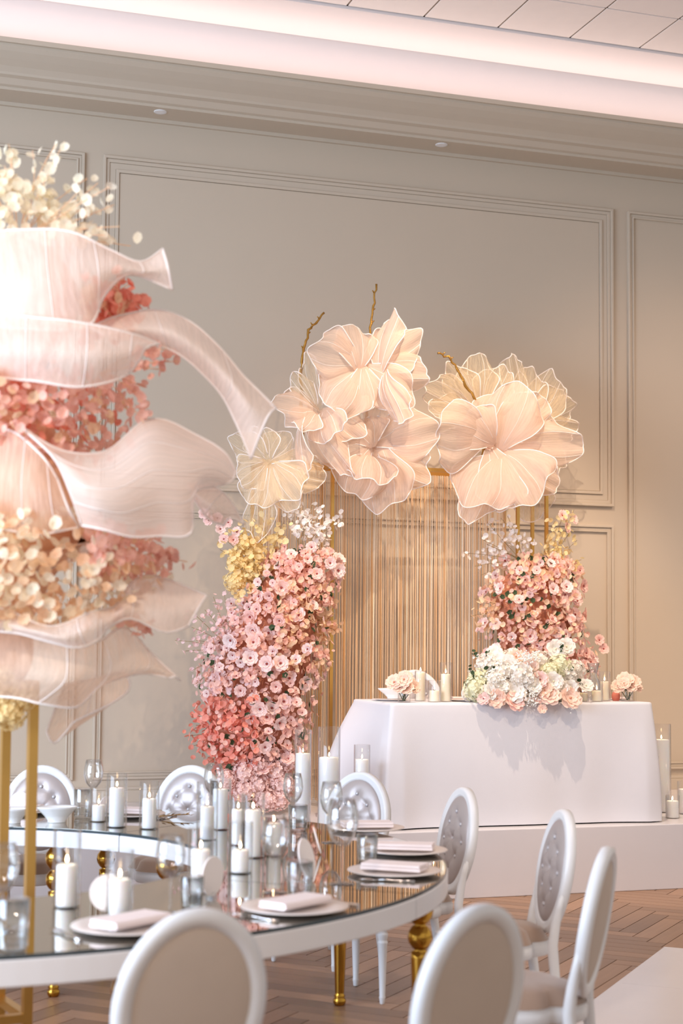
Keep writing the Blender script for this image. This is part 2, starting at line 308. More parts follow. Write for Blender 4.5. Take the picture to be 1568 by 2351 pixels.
# ================================================================== CHAIRS
def build_chair():
    root = empty('oval_back_chair')
    A, B_, ZO = .212, .255, .695; tilt = math.radians(10)
    def bk(x, y, z):   # back plane: tilt about the seat's rear edge
        zz = z-.45; return (x, -.215+y*math.cos(tilt)-zz*math.sin(tilt), .45+zz*math.cos(tilt)+y*math.sin(tilt))
    # oval frame, swept moulded section
    sec = [(-.024, -.016), (-.024, .012), (-.014, .02), (-.004, .016), (.004, .022), (.016, .018), (.022, .006), (.022, -.016), (0, -.024)]
    b = MB(); N = 48; vs = []
    for i in range(N):
        a = 2*PI*i/N; nx, nz = math.cos(a)/A, math.sin(a)/B_; l = math.hypot(nx, nz); nx /= l; nz /= l
        for s, y in sec: vs.append(bk((A-.024)*math.cos(a)+nx*s, y, ZO+(B_-.024)*math.sin(a)+nz*s))
    k = len(sec); b.add(vs, [(i*k+j, ((i+1) % N)*k+j, ((i+1) % N)*k+(j+1) % k, i*k+(j+1) % k) for i in range(N) for j in range(k)])
    b.build('back_frame', M['chairwhite'], root, True)
    # tufted front pad and its buttons
    bt = [(0, .13), (-.085, .075), (.085, .075), (0, .03), (-.10, -.03), (.10, -.03), (0, -.075), (-.055, -.14), (.055, -.14)]
    bt = [(0, .135), (-.07, .08), (.07, .08), (-.11, .0), (0, .01), (.11, .0), (-.065, -.07), (.065, -.07), (0, -.14)]
    def pad(x, z):
        q = (x/(A-.04))**2+(z/(B_-.04))**2; h = .030*math.sqrt(max(0, 1-q**2))
        for (p, w) in bt: h -= .010*math.exp(-((x-p)**2+(z-w)**2)/.0007)
        for (p, w) in bt:
            for (p2, w2) in bt:
                if (p2, w2) > (p, w) and math.hypot(p-p2, w-w2) < .115:
                    dx, dz = p2-p, w2-w; L2 = dx*dx+dz*dz; t = max(0, min(1, ((x-p)*dx+(z-w)*dz)/L2)); e = (x-p-t*dx)**2+(z-w-t*dz)**2; h -= .003*math.exp(-e/.00005)
        return h
    b = MB(); R, C = 22, 44
    P = [[bk((A-.04)*(r/R)*math.cos(2*PI*c/C), .004+pad((A-.04)*(r/R)*math.cos(2*PI*c/C), (B_-.04)*(r/R)*math.sin(2*PI*c/C)), ZO+(B_-.04)*(r/R)*math.sin(2*PI*c/C)) for c in range(C+1)] for r in range(R+1)]
    b.grid(P); bp = b.build('back_pad', M['velvet'], root, True)
    bm = MB(); bm.lathe([(0, .006), (.006, .0055), (.010, .002), (.010, -.004)], 10); bme = bm.mesh('button', M['button'], True)
    for x, z in bt: link('button', bme, bp, bk(x, .012+pad(x, z), ZO+z), rot=(-PI/2+tilt, 0, 0))
    b = MB(); P = [[bk((A-.04)*(r/8)*math.cos(-2*PI*c/36), -.012-.014*math.sqrt(max(0, 1-(r/8)**2)), ZO+(B_-.04)*(r/8)*math.sin(-2*PI*c/36)) for c in range(37)] for r in range(9)]
    b.grid(P); b.build('back_panel', M['linen'], root, True)
    # seat
    def outl(y): # half width of the seat: rounded front, narrower rear
        return .235-.04*(.22-y)/.44
    def sh(u, v, g=0): # u -1..1, v -1..1 -> superellipse seat
        a = math.atan2(v, u); r = max(abs(u), abs(v)); e = 3.2; c, s = math.cos(a), math.sin(a); k = (abs(c)**e+abs(s)**e)**(-1/e)
        y = s*k*r*(.225-g)+.0; return (c*k*r*(outl(y)-g), y, r)
    b = MB(); P = []
    for r in range(9):
        row = []
        for c in range(41):
            a = 2*PI*c/40; x, y, q = sh(math.cos(a)*r/8, math.sin(a)*r/8); k = (abs(math.cos(a)**1))
            q = r/8; row.append((x, y, .425+.062*(1-q**5)**.5 if q < 1 else .42))
        P.append(row)
    b.grid(P); b.build('seat', M['seatfab'], root, True)
    b = MB(); ring = []
    for z, g in ((.424, -.004), (.418, .002), (.405, -.006), (.372, -.004), (.365, .004), (.365, .03)):
        ring.append([(lambda q: (q[0], q[1], z))(sh(math.cos(2*PI*c/40), math.sin(2*PI*c/40), g)) for c in range(41)])
    b.grid(ring); b.build('seat_rail', M['chairwhite'], root, True)
    # legs
    for s in (-1, 1):
        b = MB(); x, y = s*.195, .175
        b.box((x-.025, y-.025, .33), (x+.025, y+.025, .415))
        b.lathe([(.0, 0), (.011, 0), (.013, .02), (.015, .03), (.013, .035), (.021, .26), (.024, .272), (.019, .282), (.023, .296), (.025, .31), (.019, .32), (.02, .332)], 14, (x, y, 0)); b.build('leg', M['chairwhite'], root, True, bevel=.002)
    for s in (-1, 1):
        b = MB(); pts = [(s*.165, -.255, 0), (s*.166, -.235, .12), (s*.168, -.21, .30), (s*.17, -.20, .42), (s*.172, -.212, .50), (s*.176, -.225, .56), (s*.19, -.243, .64)]
        b.tube(pts, [.013, .017, .021, .022, .019, .016, .012], 8); b.build('leg', M['chairwhite'], root, True)
    return root
RC = Vector((.42, 6.30, 0))
proto = build_chair(); first = True
CH = [ # back-top x, y, label, extra turn
 (.914, 3.863, 'white oval-back chair with a plain beige linen back, back turned, beside the square-cornered plate setting', 0),
 (1.635, 3.735, 'white oval-back chair with linen back pulled out beside the white block table', 2),
 (2.518, 4.704, 'white oval-back chair seen edge-on by the corner of the white block table', 0),
 (2.926, 5.841, 'white oval-back chair with silver tufted pad standing alone before the white stage front', 0),
 (2.918, 6.875, 'white oval-back chair with silver tufted pad at the rounded end of the mirrored table', -14),
 (2.731, 7.847, 'white oval-back chair with tufted pad in front of the glass candle cylinders on stage', 0),
 (1.957, 8.48, 'white oval-back chair with tufted pad right below the tall pink flower column', 0),
 (1.157, 8.648, 'white oval-back chair with tufted pad behind the gold stand poles', 0)]
CH[0] = CH[0][:2]+('white oval-back chair with plain linen back pushed up to the long mirrored table front', 0)
for i, (x, y, lab, turn) in enumerate(CH):
    c = proto if first else copy_tree(proto); first = False
    d = (RC-Vector((x, y, 0))); d.z = 0; d.normalize(); d.rotate(Matrix.Rotation(math.radians(turn), 3, 'Z'))
    c.location = Vector((x, y, 0))+d*.315; c.rotation_euler = (0, 0, math.atan2(d.y, d.x)-PI/2)
    tag(c, lab, 'chair', 'oval-back chairs around the mirrored table')
c = copy_tree(proto); p = ony(968, 1533, 10.84); c.location = (p.x-.055, 10.53, ZS+.004); c.scale = (1.06, 1.06, 1.06); c.rotation_euler = (0, 0, PI)
tag(c, 'white oval-back chair behind the linen-draped stage table', 'chair', 'oval-back chairs')

# ================================================================== MIRRORED RING TABLE
R1, R2, ZT = 1.06, 2.0, .765
def polar(r, a, z=0): return (RC.x+r*math.cos(math.radians(a)), RC.y+r*math.sin(math.radians(a)), z)
LEG = [(0, 0), (.022, 0), (.028, .012), (.029, .026), (.022, .036), (.026, .044), (.02, .052), (.021, .06), (.034, .46), (.034, .485), (.02, .492), (.03, .5), (.043, .52), (.047, .54), (.043, .562), (.03, .58), (.02, .587), (.032, .596), (.046, .618), (.05, .64), (.046, .664), (.03, .686), (.02, .70)]
lm = MB(); lm.lathe(LEG, 24); lme = lm.mesh('leg', M['gold'], True)
SEG = [(-41, 37, [(1.9, -25.5), (1.86, 13), (1.17, -30), (1.17, 27)], 'curved mirror-topped table piece under the plates by the tufted chairs'),
       (37, 111, [(1.13, 57), (1.86, 59), (1.13, 100), (1.86, 100)], 'curved mirror-topped table piece nearest the stage, carrying white bowls'),
       (-115, -41, [(1.9, -77), (1.16, -60), (1.9, -108), (1.16, -108)], 'curved mirror-topped table piece with long white rim in front of the gold stand'),
       (111, 183, [(1.16, 125), (1.86, 125), (1.16, 170), (1.86, 170)], 'curved mirror-topped table piece beyond the gold flower stand, opposite the tufted chairs'),
       (183, 245, [(1.16, 195), (1.86, 195), (1.16, 235), (1.86, 235)], 'curved mirror-topped table piece behind the gold flower stand poles')]
for a0, a1, legs, lab in SEG:
    t = empty('curved_table', polar(1.5, (a0+a1)/2)); tag(t, lab, 'table', 'curved pieces of the mirrored ring table'); inv = Vector(t.location)
    n = 40; aa = [a0+.12+(a1-a0-.24)*i/n for i in range(n+1)]
    def ringpart(r0, r1, z0, z1):
        b = MB(); vs = []
        for a in aa:
            for r, z in ((r0, z0), (r1, z0), (r1, z1), (r0, z1)): vs.append(Vector(polar(r, a, z))-inv)
        fs = [(i*4+k, i*4+(k+1) % 4, i*4+4+(k+1) % 4, i*4+4+k) for i in range(n) for k in range(4)]+[(3, 2, 1, 0), tuple(n*4+k for k in range(4))]
        b.add(vs, fs); return b
    ringpart(R1+.004, R2-.004, ZT-.012, ZT-.0006).build('glass_plate', M['glassedge'], t)
    ringpart(R1+.010, R2-.010, ZT-.002, ZT).build('mirror', M['mirror'], t)
    b = ringpart(R1, R2, ZT-.085, ZT-.012); b.build('apron', M['white'], t, bevel=.004)
    for r, a in legs: link('leg', lme, t, Vector(polar(r, a, 0))-inv, scale=(1, 1, (ZT-.085)/.70))

# ================================================================== TABLEWARE
def candle(px, ytop, ybase, wpx, ywhere, z, label, group, matn='wax', glasstop=None, gw=None, glabel=None, ggroup=None):
    p = onz(px, ywhere, z+.004); k = ppm(p); h = max(.04, (ybase-ytop)/k); r = wpx/2/k
    t = empty('pillar_candle', p); tag(t, label, 'candle', group)
    b = MB(); b.lathe([(0, 0), (r*.96, 0), (r, .004), (r, h-.006), (r*.95, h), (r*.7, h-.002), (0, h-.006)], 24); b.build('wax', M[matn], t, True)
    b = MB(); b.tube([(0, 0, h-.006), (.001, 0, h+.010)], .0012, 5); b.build('wick', M['wick'], t)
    b = MB(); b.lathe([(0, h+.006), (.003, h+.009), (.0045, h+.014), (.0035, h+.021), (.0012, h+.027), (0, h+.030)], 10); b.build('flame', M['flame'], t, True)
    if glasstop is not None:
        R = max(gw/2/k, r+.006); gh = (ywhere-glasstop)/k+.004
        g = tag(glass_cyl(R, gh, p+Vector((0, 0, -.004))), glabel or 'clear glass cylinder around a lit white pillar candle', 'glass', ggroup or 'glass cylinders around candles')
    return t
def glass_cyl(R, h, loc, name='candle_cylinder'):
    b = MB(); b.lathe([(0, 0), (R-.002, 0), (R, .003), (R, h-.002), (R-.0015, h), (R-.003, h-.001), (R-.003, .006), (R-.006, .0035), (0, .0035)], 32)
    return b.build(name, M['glass'], None, True, loc)
CT = 'pillar candles on the mirrored table'; GT = 'glass cylinders on the mirrored table'
for x, yt, yb, w, gt, gw, yw, lab, gl in (
  (226, 1846, 1882, 30, 1806, 42, 1884, 'short white pillar candle beside the large white bowl', 'short glass cylinder beside the large white bowl'),
  (267, 1805, 1893, 34, 1776, 48, 1897, 'tall white pillar candle standing on the back inner rim near the table seam', 'tall glass cylinder on the back inner rim near the table seam'),
  (342, 1830, 1897, 32, 1793, 46, 1901, 'medium white pillar candle standing alone before the gold leaf sprig', 'glass cylinder standing alone before the gold leaf sprig'),
  (475, 1848, 1922, 32, 1795, 50, 1926, 'white pillar candle before the tufted chair below the flower column', 'glass cylinder before the tufted chair below the flower column'),
  (505, 1815, 1905, 34, 1788, 50, 1902, 'tall white pillar candle at the foot of the pink hydrangeas', 'glass cylinder at the foot of the pink hydrangeas'),
  (546, 1856, 1935, 30, 1826, 42, 1938, 'slim white pillar candle in the middle cluster, left of the stout one', 'glass cylinder around the slim candle of the middle cluster'),
  (580, 1856, 1962, 36, 1822, 54, 1966, 'stout tall white pillar candle in the middle cluster of the table', 'wide glass cylinder of the middle candle cluster'),
  (628, 1886, 1958, 34, 1868, 52, 1962, 'white pillar candle behind the large wine glass bowl', 'glass cylinder behind the large wine glass bowl'),
  (152, 1977, 2072, 47, 1905, 64, 2080, 'large white pillar candle beside the gold stand pole', 'large tall glass cylinder beside the gold stand pole'),
  (274, 2012, 2094, 48, 1952, 64, 2100, 'white pillar candle half hidden by a round blush card', 'glass cylinder half hidden behind a round blush card'),
  (460, 1945, 2040, 44, 1903, 60, 2046, 'white pillar candle next to the oval blush card', 'glass cylinder next to the oval blush card'),
  (551, 1945, 1996, 40, 1888, 58, 2002, 'short white pillar candle in front of the middle cluster', 'glass cylinder in front of the middle cluster')):
    candle(x, yt, yb, w, yw, ZT, lab, CT, 'wax', gt, gw, gl, GT)

def goblet_mesh():
    b = MB(); b.lathe([(0, 0), (.036, 0), (.036, .0015), (.02, .004), (.006, .008), (.0038, .02), (.0036, .085), (.006, .095), (.018, .102), (.034, .122), (.043, .15), (.044, .165), (.041, .19), (.034, .22), (.0328, .22), (.0395, .19), (.0425, .165), (.0415, .15), (.033, .124), (.017, .105), (0, .1)], 28)
    return b.mesh('wine_glass', M['stemglass'], True)
def tumbler_mesh():
    b = MB(); b.lathe([(0, 0), (.03, 0), (.033, .004), (.036, .04), (.0375, .095), (.0365, .096), (.0345, .04), (.031, .014), (0, .011)], 24); b.lathe([(.0335, .006), (.0355, .012), (.0335, .018), (.036, .024), (.0343, .03), (.0362, .036), (.0352, .042)], 16)
    return b.mesh('water_tumbler', M['thick'], True)
gm, tmm = goblet_mesh(), tumbler_mesh()
for x, yb, yt, lab in ((213, 1862, 1745, 'clear wine glass behind the short candle near the large white bowl'), (390, 2098, 1918, 'large clear wine glass at the folded napkin by the round blush card'), (672, 1898, 1776, 'clear wine glass in front of the pink hydrangea foot'),
   (785, 2030, 1830, 'clear wine glass at the rounded end beside the narrow card'), (760, 1935, 1796, 'clear wine glass in front of the tufted chair by the stage candles'), (632, 2050, 1878, 'clear wine glass beside the middle candle cluster'), (2, 2140, 1938, 'clear wine glass left of the gold stand poles'), (490, 1880, 1756, 'clear wine glass before the tufted chair below the flower column')):
    p = onz(x, yb, ZT); k = ppm(p); s = min(1.35, (yb-yt)/k/.22)
    tag(link('wine_glass', gm, None, p, scale=(s*.96, s*.96, s)), lab, 'glass', 'wine glasses on the mirrored table')
for x, yb, yt, lab in ((190, 1880, 1806, 'cut-base water tumbler beside the large white bowl'), (440, 2084, 2012, 'cut-base water tumbler beside the large wine glass'), (28, 2185, 2052, 'cut-base water tumbler at the gold stand poles'), (688, 2062, 1978, 'cut-base water tumbler in front of the narrow card'), (843, 1978, 1915, 'cut-base water tumbler before the napkins at the rounded end'), (684, 1908, 1848, 'cut-base water tumbler below the pink hydrangeas')):
    p = onz(x, yb, ZT); k = ppm(p); s = min(1.5, (yb-yt)/k/.096)
    tag(link('water_tumbler', tmm, None, p, scale=(min(s, 1.2), min(s, 1.2), s)), lab, 'glass', 'water tumblers on the mirrored table')
# settings: charger plate, folded napkin, cutlery
b = MB(); b.lathe([(0, 0), (.09, 0), (.10, .004), (.15, .012), (.155, .014), (.153, .017), (.10, .009), (.09, .006), (0, .006)], 40); plm = b.mesh('charger_plate', M['charger'], True)
b = MB(); P = []
for j in range(7):
    a = -PI/2+PI*j/6; P.append([(x, -.05+.013*-math.cos(a), .014+.013*math.sin(a)) for x in np.linspace(-.115, .115, 12)])
b = MB()
b.box((-.115, -.05, 0), (.115, .05, .011)); b.box((-.113, -.052, .0125), (.113, .049, .0225)); b.tube([(-.115, -.05, .0115), (.115, -.05, .0115)], .0115, 8); napm = b.mesh('folded_napkin', M['napkin'])
def fork_mesh():
    b = MB(); pts = [(0, -.10, .003), (0, -.05, .004), (0, 0, .007), (0, .04, .005)]; b.tube(pts, [.0065, .0045, .003, .003], 6); b.box((-.011, .035, .004), (.011, .052, .0065))
    for i in range(4): b.tube([(-.0092+.0061*i, .05, .005), (-.0092+.0061*i, .075, .0075), (-.0092+.0061*i, .10, .006)], [.0019, .0018, .0009], 5)
    return b.mesh('fork', M['steel'], True)
def knife_mesh():
    b = MB(); b.tube([(0, -.11, .004), (0, -.02, .004)], [.006, .0045], 6); b.box((-.001, -.02, .002), (.012, .09, .0045)); b.add([(-.001, .09, .002), (.012, .09, .002), (.001, .112, .002), (-.001, .09, .0045), (.012, .09, .0045), (.001, .112, .0045)], [(0, 1, 2), (3, 5, 4), (0, 2, 5, 3), (1, 4, 5, 2)])
    return b.mesh('table_knife', M['steel'])
fm, km = fork_mesh(), knife_mesh()
SET = [(298, 2134, -79, 'by the round blush card'), (676, 2090, -58, 'before the seam of the mirror'), (905, 2006, -24, 'at the rounded end nearest its edge'), (930, 1958, -2, 'at the rounded end, second from its edge'), (842, 1906, 24, 'in front of the chair by the stage candles')]
for i, (x, y, ang, w) in enumerate(SET+[(None, 1.66, 52, 'below the flower column'), (None, 1.66, 72, 'behind the large white bowl')]):
    p = onz(x, y, ZT) if x else Vector(polar(y, ang, ZT))
    a = math.atan2(RC.y-p.y, RC.x-p.x)-PI/2
    tag(link('charger_plate', plm, None, p, rot=(0, 0, a), scale=(1.12, 1.12, 1)), 'pale silver charger plate '+w, 'plate', 'charger plates on the mirrored table')
    tag(link('folded_napkin', napm, None, p+Vector((0, 0, .0175)), rot=(0, 0, a+(.35 if i == 0 else PI/2-.1*i if i in (2, 3, 4) else .12*(i % 3-1)))), 'folded blush napkin on the charger plate '+w, 'napkin', 'napkins on charger plates')
    R = Matrix.Rotation(a, 3, 'Z')
    for nm, me, off, lab in (('fork', fm, -.20, 'steel fork left of the plate '), ('table_knife', km, .19, 'steel table knife right of the plate ')):
        q = p+R @ Vector((off, .0, .0))
        if math.hypot(q.x-RC.x, q.y-RC.y) < 1.87: tag(link(nm, me, None, q+Vector((0, 0, .0005)), rot=(0, 0, a)), lab+w, 'cutlery', nm.replace('_', ' ')+'s on the mirrored table')
# place cards
def card(x, y, ybase, rx, ry, turn, lab, lean=.0):
    p = onz(x, ybase, ZT); k = ppm(p); h = ry/k; w = h
    t = empty('round_card', p, turn); tag(t, lab, 'card', 'round cards on the mirrored table')
    b = MB(); n = 32; cz = max(h+.004, (ybase-y)/k); vs = []
    for yy in (-.0025, .0025): vs += [(w*math.cos(2*PI*i/n), yy+(h*math.sin(2*PI*i/n))*lean, cz+h*math.sin(2*PI*i/n)) for i in range(n)]
    b.add(vs, [tuple(range(n)), tuple(range(2*n-1, n-1, -1))]+[(i, n+i, n+(i+1) % n, (i+1) % n) for i in range(n)]); b.build('disc', M['card'], t)
    b = MB(); b.box((-.018, -.012, 0), (.018, .012, .006)); b.box((-.015, -.006, .006), (.015, -.0028, cz-h+.012)); b.box((-.015, .0028, .006), (.015, .006, cz-h+.012)); b.build('holder', M['glass'], t)
vy = math.atan2(5.2, 1.0)-PI/2
card(247, 2050, 2096, 38, 42, vy+.1, 'round blush card in front of a candle beside the folded napkin')
card(487, 2012, 2062, 26, 45, vy+.95, 'blush card turned to an oval beside the tall candle'); card(704, 1972, 2022, 20, 46, vy+1.1, 'narrow tilted blush card among the glasses', .25)
card(728, 1930, 1962, 8, 30, vy+1.45, 'edge-on blush card behind the narrow one', .3); card(46, 1850, 1868, 24, 24, vy, 'round white card behind the white bowls'); card(246, 1848, 1872, 14, 20, vy+.6, 'small round card between the two candles by the bowl')
# white footed bowls (wide, boat-like)
def bowl(p, L, D, hgt, lab, rz=0):
    b = MB(); prof = [(0, 0), (.42, 0), (.44, .06), (.42, .12), (.62, .45), (.92, .85), (1.0, .97), (.985, 1.0), (.90, .9), (.58, .5), (.35, .25), (0, .2)]
    b.lathe([(r, z*hgt) for r, z in prof], 36, (0, 0, 0), L, D); o = b.build('footed_bowl', M['porcelain'], None, True, p); o.rotation_euler = (0, 0, rz); return tag(o, lab, 'bowl', 'white footed bowls')
bowl(onz(130, 1888, ZT), .098, .07, .075, 'white footed porcelain bowl with a gold-tipped rim beside the candles'); bowl(onz(30, 1890, ZT), .08, .07, .07, 'white footed porcelain bowl half behind the gold stand pole')
# gold leaf sprig
p = onz(392, 1880, ZT); t = empty('leaf_sprig', p, -.35); tag(t, 'small dark gold laurel sprig lying before the tufted chair', 'sprig')
b = MB(); b.tube([(-.06, 0, .01), (0, 0, .018), (.09, .01, .022)], .0025, 5); b.build('stem', M['branch'], t)
for i in range(7):
    b = MB(); x = -.045+.022*i; s = 1 if i % 2 else -1; L = .04
    if i == 6: s = 0
    q = Vector((x, 0, .018)); dv = Vector((.026, s*.022, .006+.004*(i % 3))); w = dv.cross(Vector((0, 0, 1))).normalized()*.008
    b.add([q, q+dv*.5+w, q+dv*1.1, q+dv*.5-w, q+dv*.5+Vector((0, 0, -.003))], [(0, 1, 4), (1, 2, 4), (2, 3, 4), (3, 0, 4)]); b.build('leaf', M['branch'], t)

# white vinyl dance floor
C0 = onz(1525, 2176, 0); A0 = onz(1380, 2285, 0); e1 = (A0-C0).normalized(); e2 = Vector((-e1.y, e1.x, 0))
if e2.y > 0: e2 = -e2
t = empty('dance_floor', C0); tag(t, 'glossy white dance floor sheet laid over the herringbone planks', 'dance floor')
R = Matrix((e1, e2, (0, 0, 1))).transposed()
for i in range(3):
    for j in range(4):
        b = MB(); b.box((i*1.0+.001, j*1.0+.001, .0003), ((i+1)*1.0-.001, (j+1)*1.0-.001, .006), R); b.build('panel', M['stage'], t)

# ================================================================== HEAD TABLE ON THE STAGE
ZH = 1.238
FL, FR = ony(898, 1618, 9.47), ony(1500, 1610, 9.47); BL = ony(828, 1600, 10.28)
X0, X1, Y0, Y1 = FL.x, FR.x, 9.47, 10.25; X0 = (FL.x*1.0)
t = empty('draped_table', ((X0+X1)/2, (Y0+Y1)/2, ZS)); tag(t, 'rectangular table draped to the floor in pale linen on the stage', 'table'); org = Vector(t.location)
def cloth():
    """cloth: rounded top, walls with soft folds that flare to the hem"""
    b = MB(); pts = []; n = 0; per = []
    def edge(a, c, m): return [(a[0]+(c[0]-a[0])*i/m, a[1]+(c[1]-a[1])*i/m) for i in range(m)]
    rc = .03
    def corner(cx, cy, a0): return [(cx+rc*math.cos(a0+PI/2*i/5), cy+rc*math.sin(a0+PI/2*i/5)) for i in range(6)]
    loop = corner(X0+rc, Y0+rc, PI)+edge((X0+rc, Y0), (X1-rc, Y0), 60)[1:]+corner(X1-rc, Y0+rc, 1.5*PI)+edge((X1, Y0+rc), (X1, Y1-rc), 24)[1:]+corner(X1-rc, Y1-rc, 0)+edge((X1-rc, Y1), (X0+rc, Y1), 60)[1:]+corner(X0+rc, Y1-rc, PI/2)+edge((X0, Y1-rc), (X0, Y0+rc), 24)[1:]
    cx, cy = (X0+X1)/2, (Y0+Y1)/2; rows = []
    for k, (z, infl) in enumerate([(ZH, -.02), (ZH-.002, -.008), (ZH-.008, -.002), (ZH-.02, 0)]+[(ZH-.02-(ZH-.02-ZS-.008)*j/14, None) for j in range(1, 15)]):
        row = []
        for i, (x, y) in enumerate(loop):
            nx, ny = (0, 0)
            if y <= Y0+rc: ny = -1
            if y >= Y1-rc: ny = 1
            if x <= X0+rc: nx = -1
            if x >= X1-rc: nx = 1
            if infl is not None: off = infl; 
            else:
                f = (ZH-.02-z)/(ZH-ZS); lx = min(abs(x-X0), abs(x-X1)); 
                fold = .004*math.sin(i*.42+1.3*math.sin(i*.13))*f+.005*math.sin(i*.19+2)*f
                cn = math.exp(-((min(abs(x-X0), abs(x-X1))**2+min(abs(y-Y0), abs(y-Y1))**2)/.03))
                off = .02*f+fold*(1-.3*cn)+.05*cn*math.sin(f*PI*.62)
                if nx == -1: off += .16*math.sin(min(1, f*1.25)*PI*.6)*max(0, (y-Y0)/(Y1-Y0))**.8
            l = math.hypot(nx, ny) or 1
            row.append(Vector((x+nx/l*off, y+ny/l*off, z))-org)
        row.append(row[0].copy()); rows.append(row)
    b.grid(rows); n = len(b.v); top = rows[0][:-1]; b.add([Vector((0, 0, ZH-ZS))]+top, [(0, i+1, (i+1) % len(top)+1) for i in range(len(top))])
    return b
cloth().build('linen_cloth', M['cloth'], t, True)
for x in (X0+.12, X1-.12):
    for y in (Y0+.12, Y1-.12): b = MB(); b.tube([(x-org.x, y-org.y, 0), (x-org.x, y-org.y, ZH-ZS-.02)], .014, 8); b.build('leg', M['glassedge'], t)

# ---- flower meshes
def rose_mesh(name, mp, mc, rings=((6, 1.0, 20, .95), (5, .86, 42, .9), (5, .66, 62, .85), (4, .42, 76, .8)), core=.17, seed=1):
    rnd = random.Random(seed); b = MB()
    for q, (n, L, tl, w) in enumerate(rings):
        for i in range(n):
            a = 2*PI*(i+.5*q)/n+rnd.uniform(-.15, .15); t0 = math.radians(tl+rnd.uniform(-8, 8)); P = []
            for j in range(4):
                v = j/3; bend = t0*(1-.75*v*v) if q < 2 else t0*(1-.25*v)
                rr = L*v*math.cos(bend)*.92+.04; zz = L*v*math.sin(t0)*.75-(.10*L*v*v*v if q < 2 else 0)-.1*q+.1
                ww = w*L*(.18+.9*math.sin(PI*min(1, v*.82+.05))*.75)
                row = []
                for u in (-1, -.35, .35, 1):
                    cup = .12*L*(u*u)*(1 if q else .6)*v; row.append(Vector((rr-cup*.25*(1-v), u*ww*.62, zz+cup+.03*rnd.uniform(-1, 1)*v)))
                P.append([Matrix.Rotation(a, 3, 'Z') @ p for p in row])
            b.grid(P)
    b.cur = 1; b.lathe([(core, .0), (core*.9, .22), (core*.4, .3), (0, .3)], 7); b.cur = 0
    return b.mesh(name, [mp, mc], True)
RO = [rose_mesh('pink_rose', M['rose'], M['rosec'], seed=i) for i in range(4)]
FULL = ((6, 1.0, 12, .95), (6, .86, 34, .85), (5, .68, 54, .75), (5, .48, 70, .7), (3, .3, 80, .6))
BLUSH = [rose_mesh('blush_rose', M['blush'], M['blushc'], FULL, .1, seed=i+9) for i in range(2)]
WHITE = [rose_mesh('white_rose', M['whitep'], M['whitec'], FULL, .1, seed=i+19) for i in range(3)]
PEACH = [rose_mesh('peach_rose', M['peachp'], M['blushc'], FULL, .12, seed=i+29) for i in range(2)]
PINKF = [rose_mesh('pink_rose', M['rose'], M['rosec'], FULL, .1, seed=i+39) for i in range(2)]
def hydrangea_mesh(name, mp, n=90, seed=3):
    rnd = random.Random(seed); b = MB()
    for i in range(n):
        z = 1-2*(i+.5)/n*.85; a = i*2.39996; r = math.sqrt(max(0, 1-z*z)); d = Vector((r*math.cos(a), r*math.sin(a), z)); d = (d+Vector((rnd.gauss(0, .1), rnd.gauss(0, .1), rnd.gauss(0, .1)))).normalized()
        u = d.orthogonal().normalized(); w = d.cross(u); ph = rnd.random()*6; c = d*rnd.uniform(.9, 1.02)
        for k in range(4):
            q = ph+PI/2*k; e = u*math.cos(q)+w*math.sin(q); f = u*-math.sin(q)+w*math.cos(q); s = rnd.uniform(.15, .2)
            b.add([c-d*.03, c+e*s*.6+f*s*.5+d*.02, c+e*s*1.1+d*.05, c+e*s*.6-f*s*.5+d*.02], [(0, 1, 2, 3)])
    b.lathe([(0, -.75), (.5, -.6), (.8, 0), (.5, .6), (0, .8)], 8)
    return b.mesh(name, mp, False)
HYP = hydrangea_mesh('hydrangea', M['hyd']); HYW = hydrangea_mesh('hydrangea', M['whitep'], seed=5); HYG = hydrangea_mesh('hydrangea', M['greenw'], seed=8); HYY = hydrangea_mesh('hydrangea', M['yellow'], seed=11)
def face(o, d, spin=None):
    d = Vector(d).normalized(); o.rotation_euler = d.to_track_quat('Z', 'Y').to_euler()
    if spin is not None: o.rotation_euler.rotate_axis('Z', spin)
def flower(parent, me, p, d, s, name=None):
    o = link(name or me.name.split('.')[0], me, parent, Vector(p)-Vector(parent.location), scale=s); face(o, d, random.uniform(0, 6)); return o
TOCAM = -FWD
def disc(b, p, r, d=None, n=8, zmin=None):
    d = Vector((random.gauss(0, 1), random.gauss(0, 1), random.gauss(0, 1)))+TOCAM*.9 if d is None else d
    if d.length < 1e-3: d = Vector((0, 0, 1))
    d.normalize(); u = d.orthogonal().normalized(); w = d.cross(u); ph = random.random()*6; c = Vector(p); el = random.uniform(.72, 1)
    vs = [c+(u*math.cos(ph+2*PI*k/n)+w*math.sin(ph+2*PI*k/n)*el)*r*random.uniform(.9, 1.08) for k in range(n)]
    cc = c-d*r*.28; b.add([cc]+vs, [(0, k+1, (k+1) % n+1) for k in range(n)])
def spray(leaves, stems, base, ends, r, per=14, spread=.03, start=.35, off=Vector((0, 0, 0))):
    """stems from base to each end, leaf discs along the outer part"""
    for e in ends:
        a, c = Vector(base), Vector(e); m = (a+c)/2+Vector((random.gauss(0, .03), random.gauss(0, .03), .03))
        pts = [a*(1-v)**2+m*2*v*(1-v)+c*v*v for v in (0, .2, .4, .6, .8, 1)]
        stems.tube([p-off for p in pts], .0018, 4, caps=False)
        for i in range(per):
            v = start+(1-start)*(i+random.random())/per; p = a*(1-v)**2+m*2*v*(1-v)+c*v*v
            disc(leaves, p-off+Vector((random.gauss(0, spread), random.gauss(0, spread), random.gauss(0, spread))), r*random.uniform(.7, 1.1))

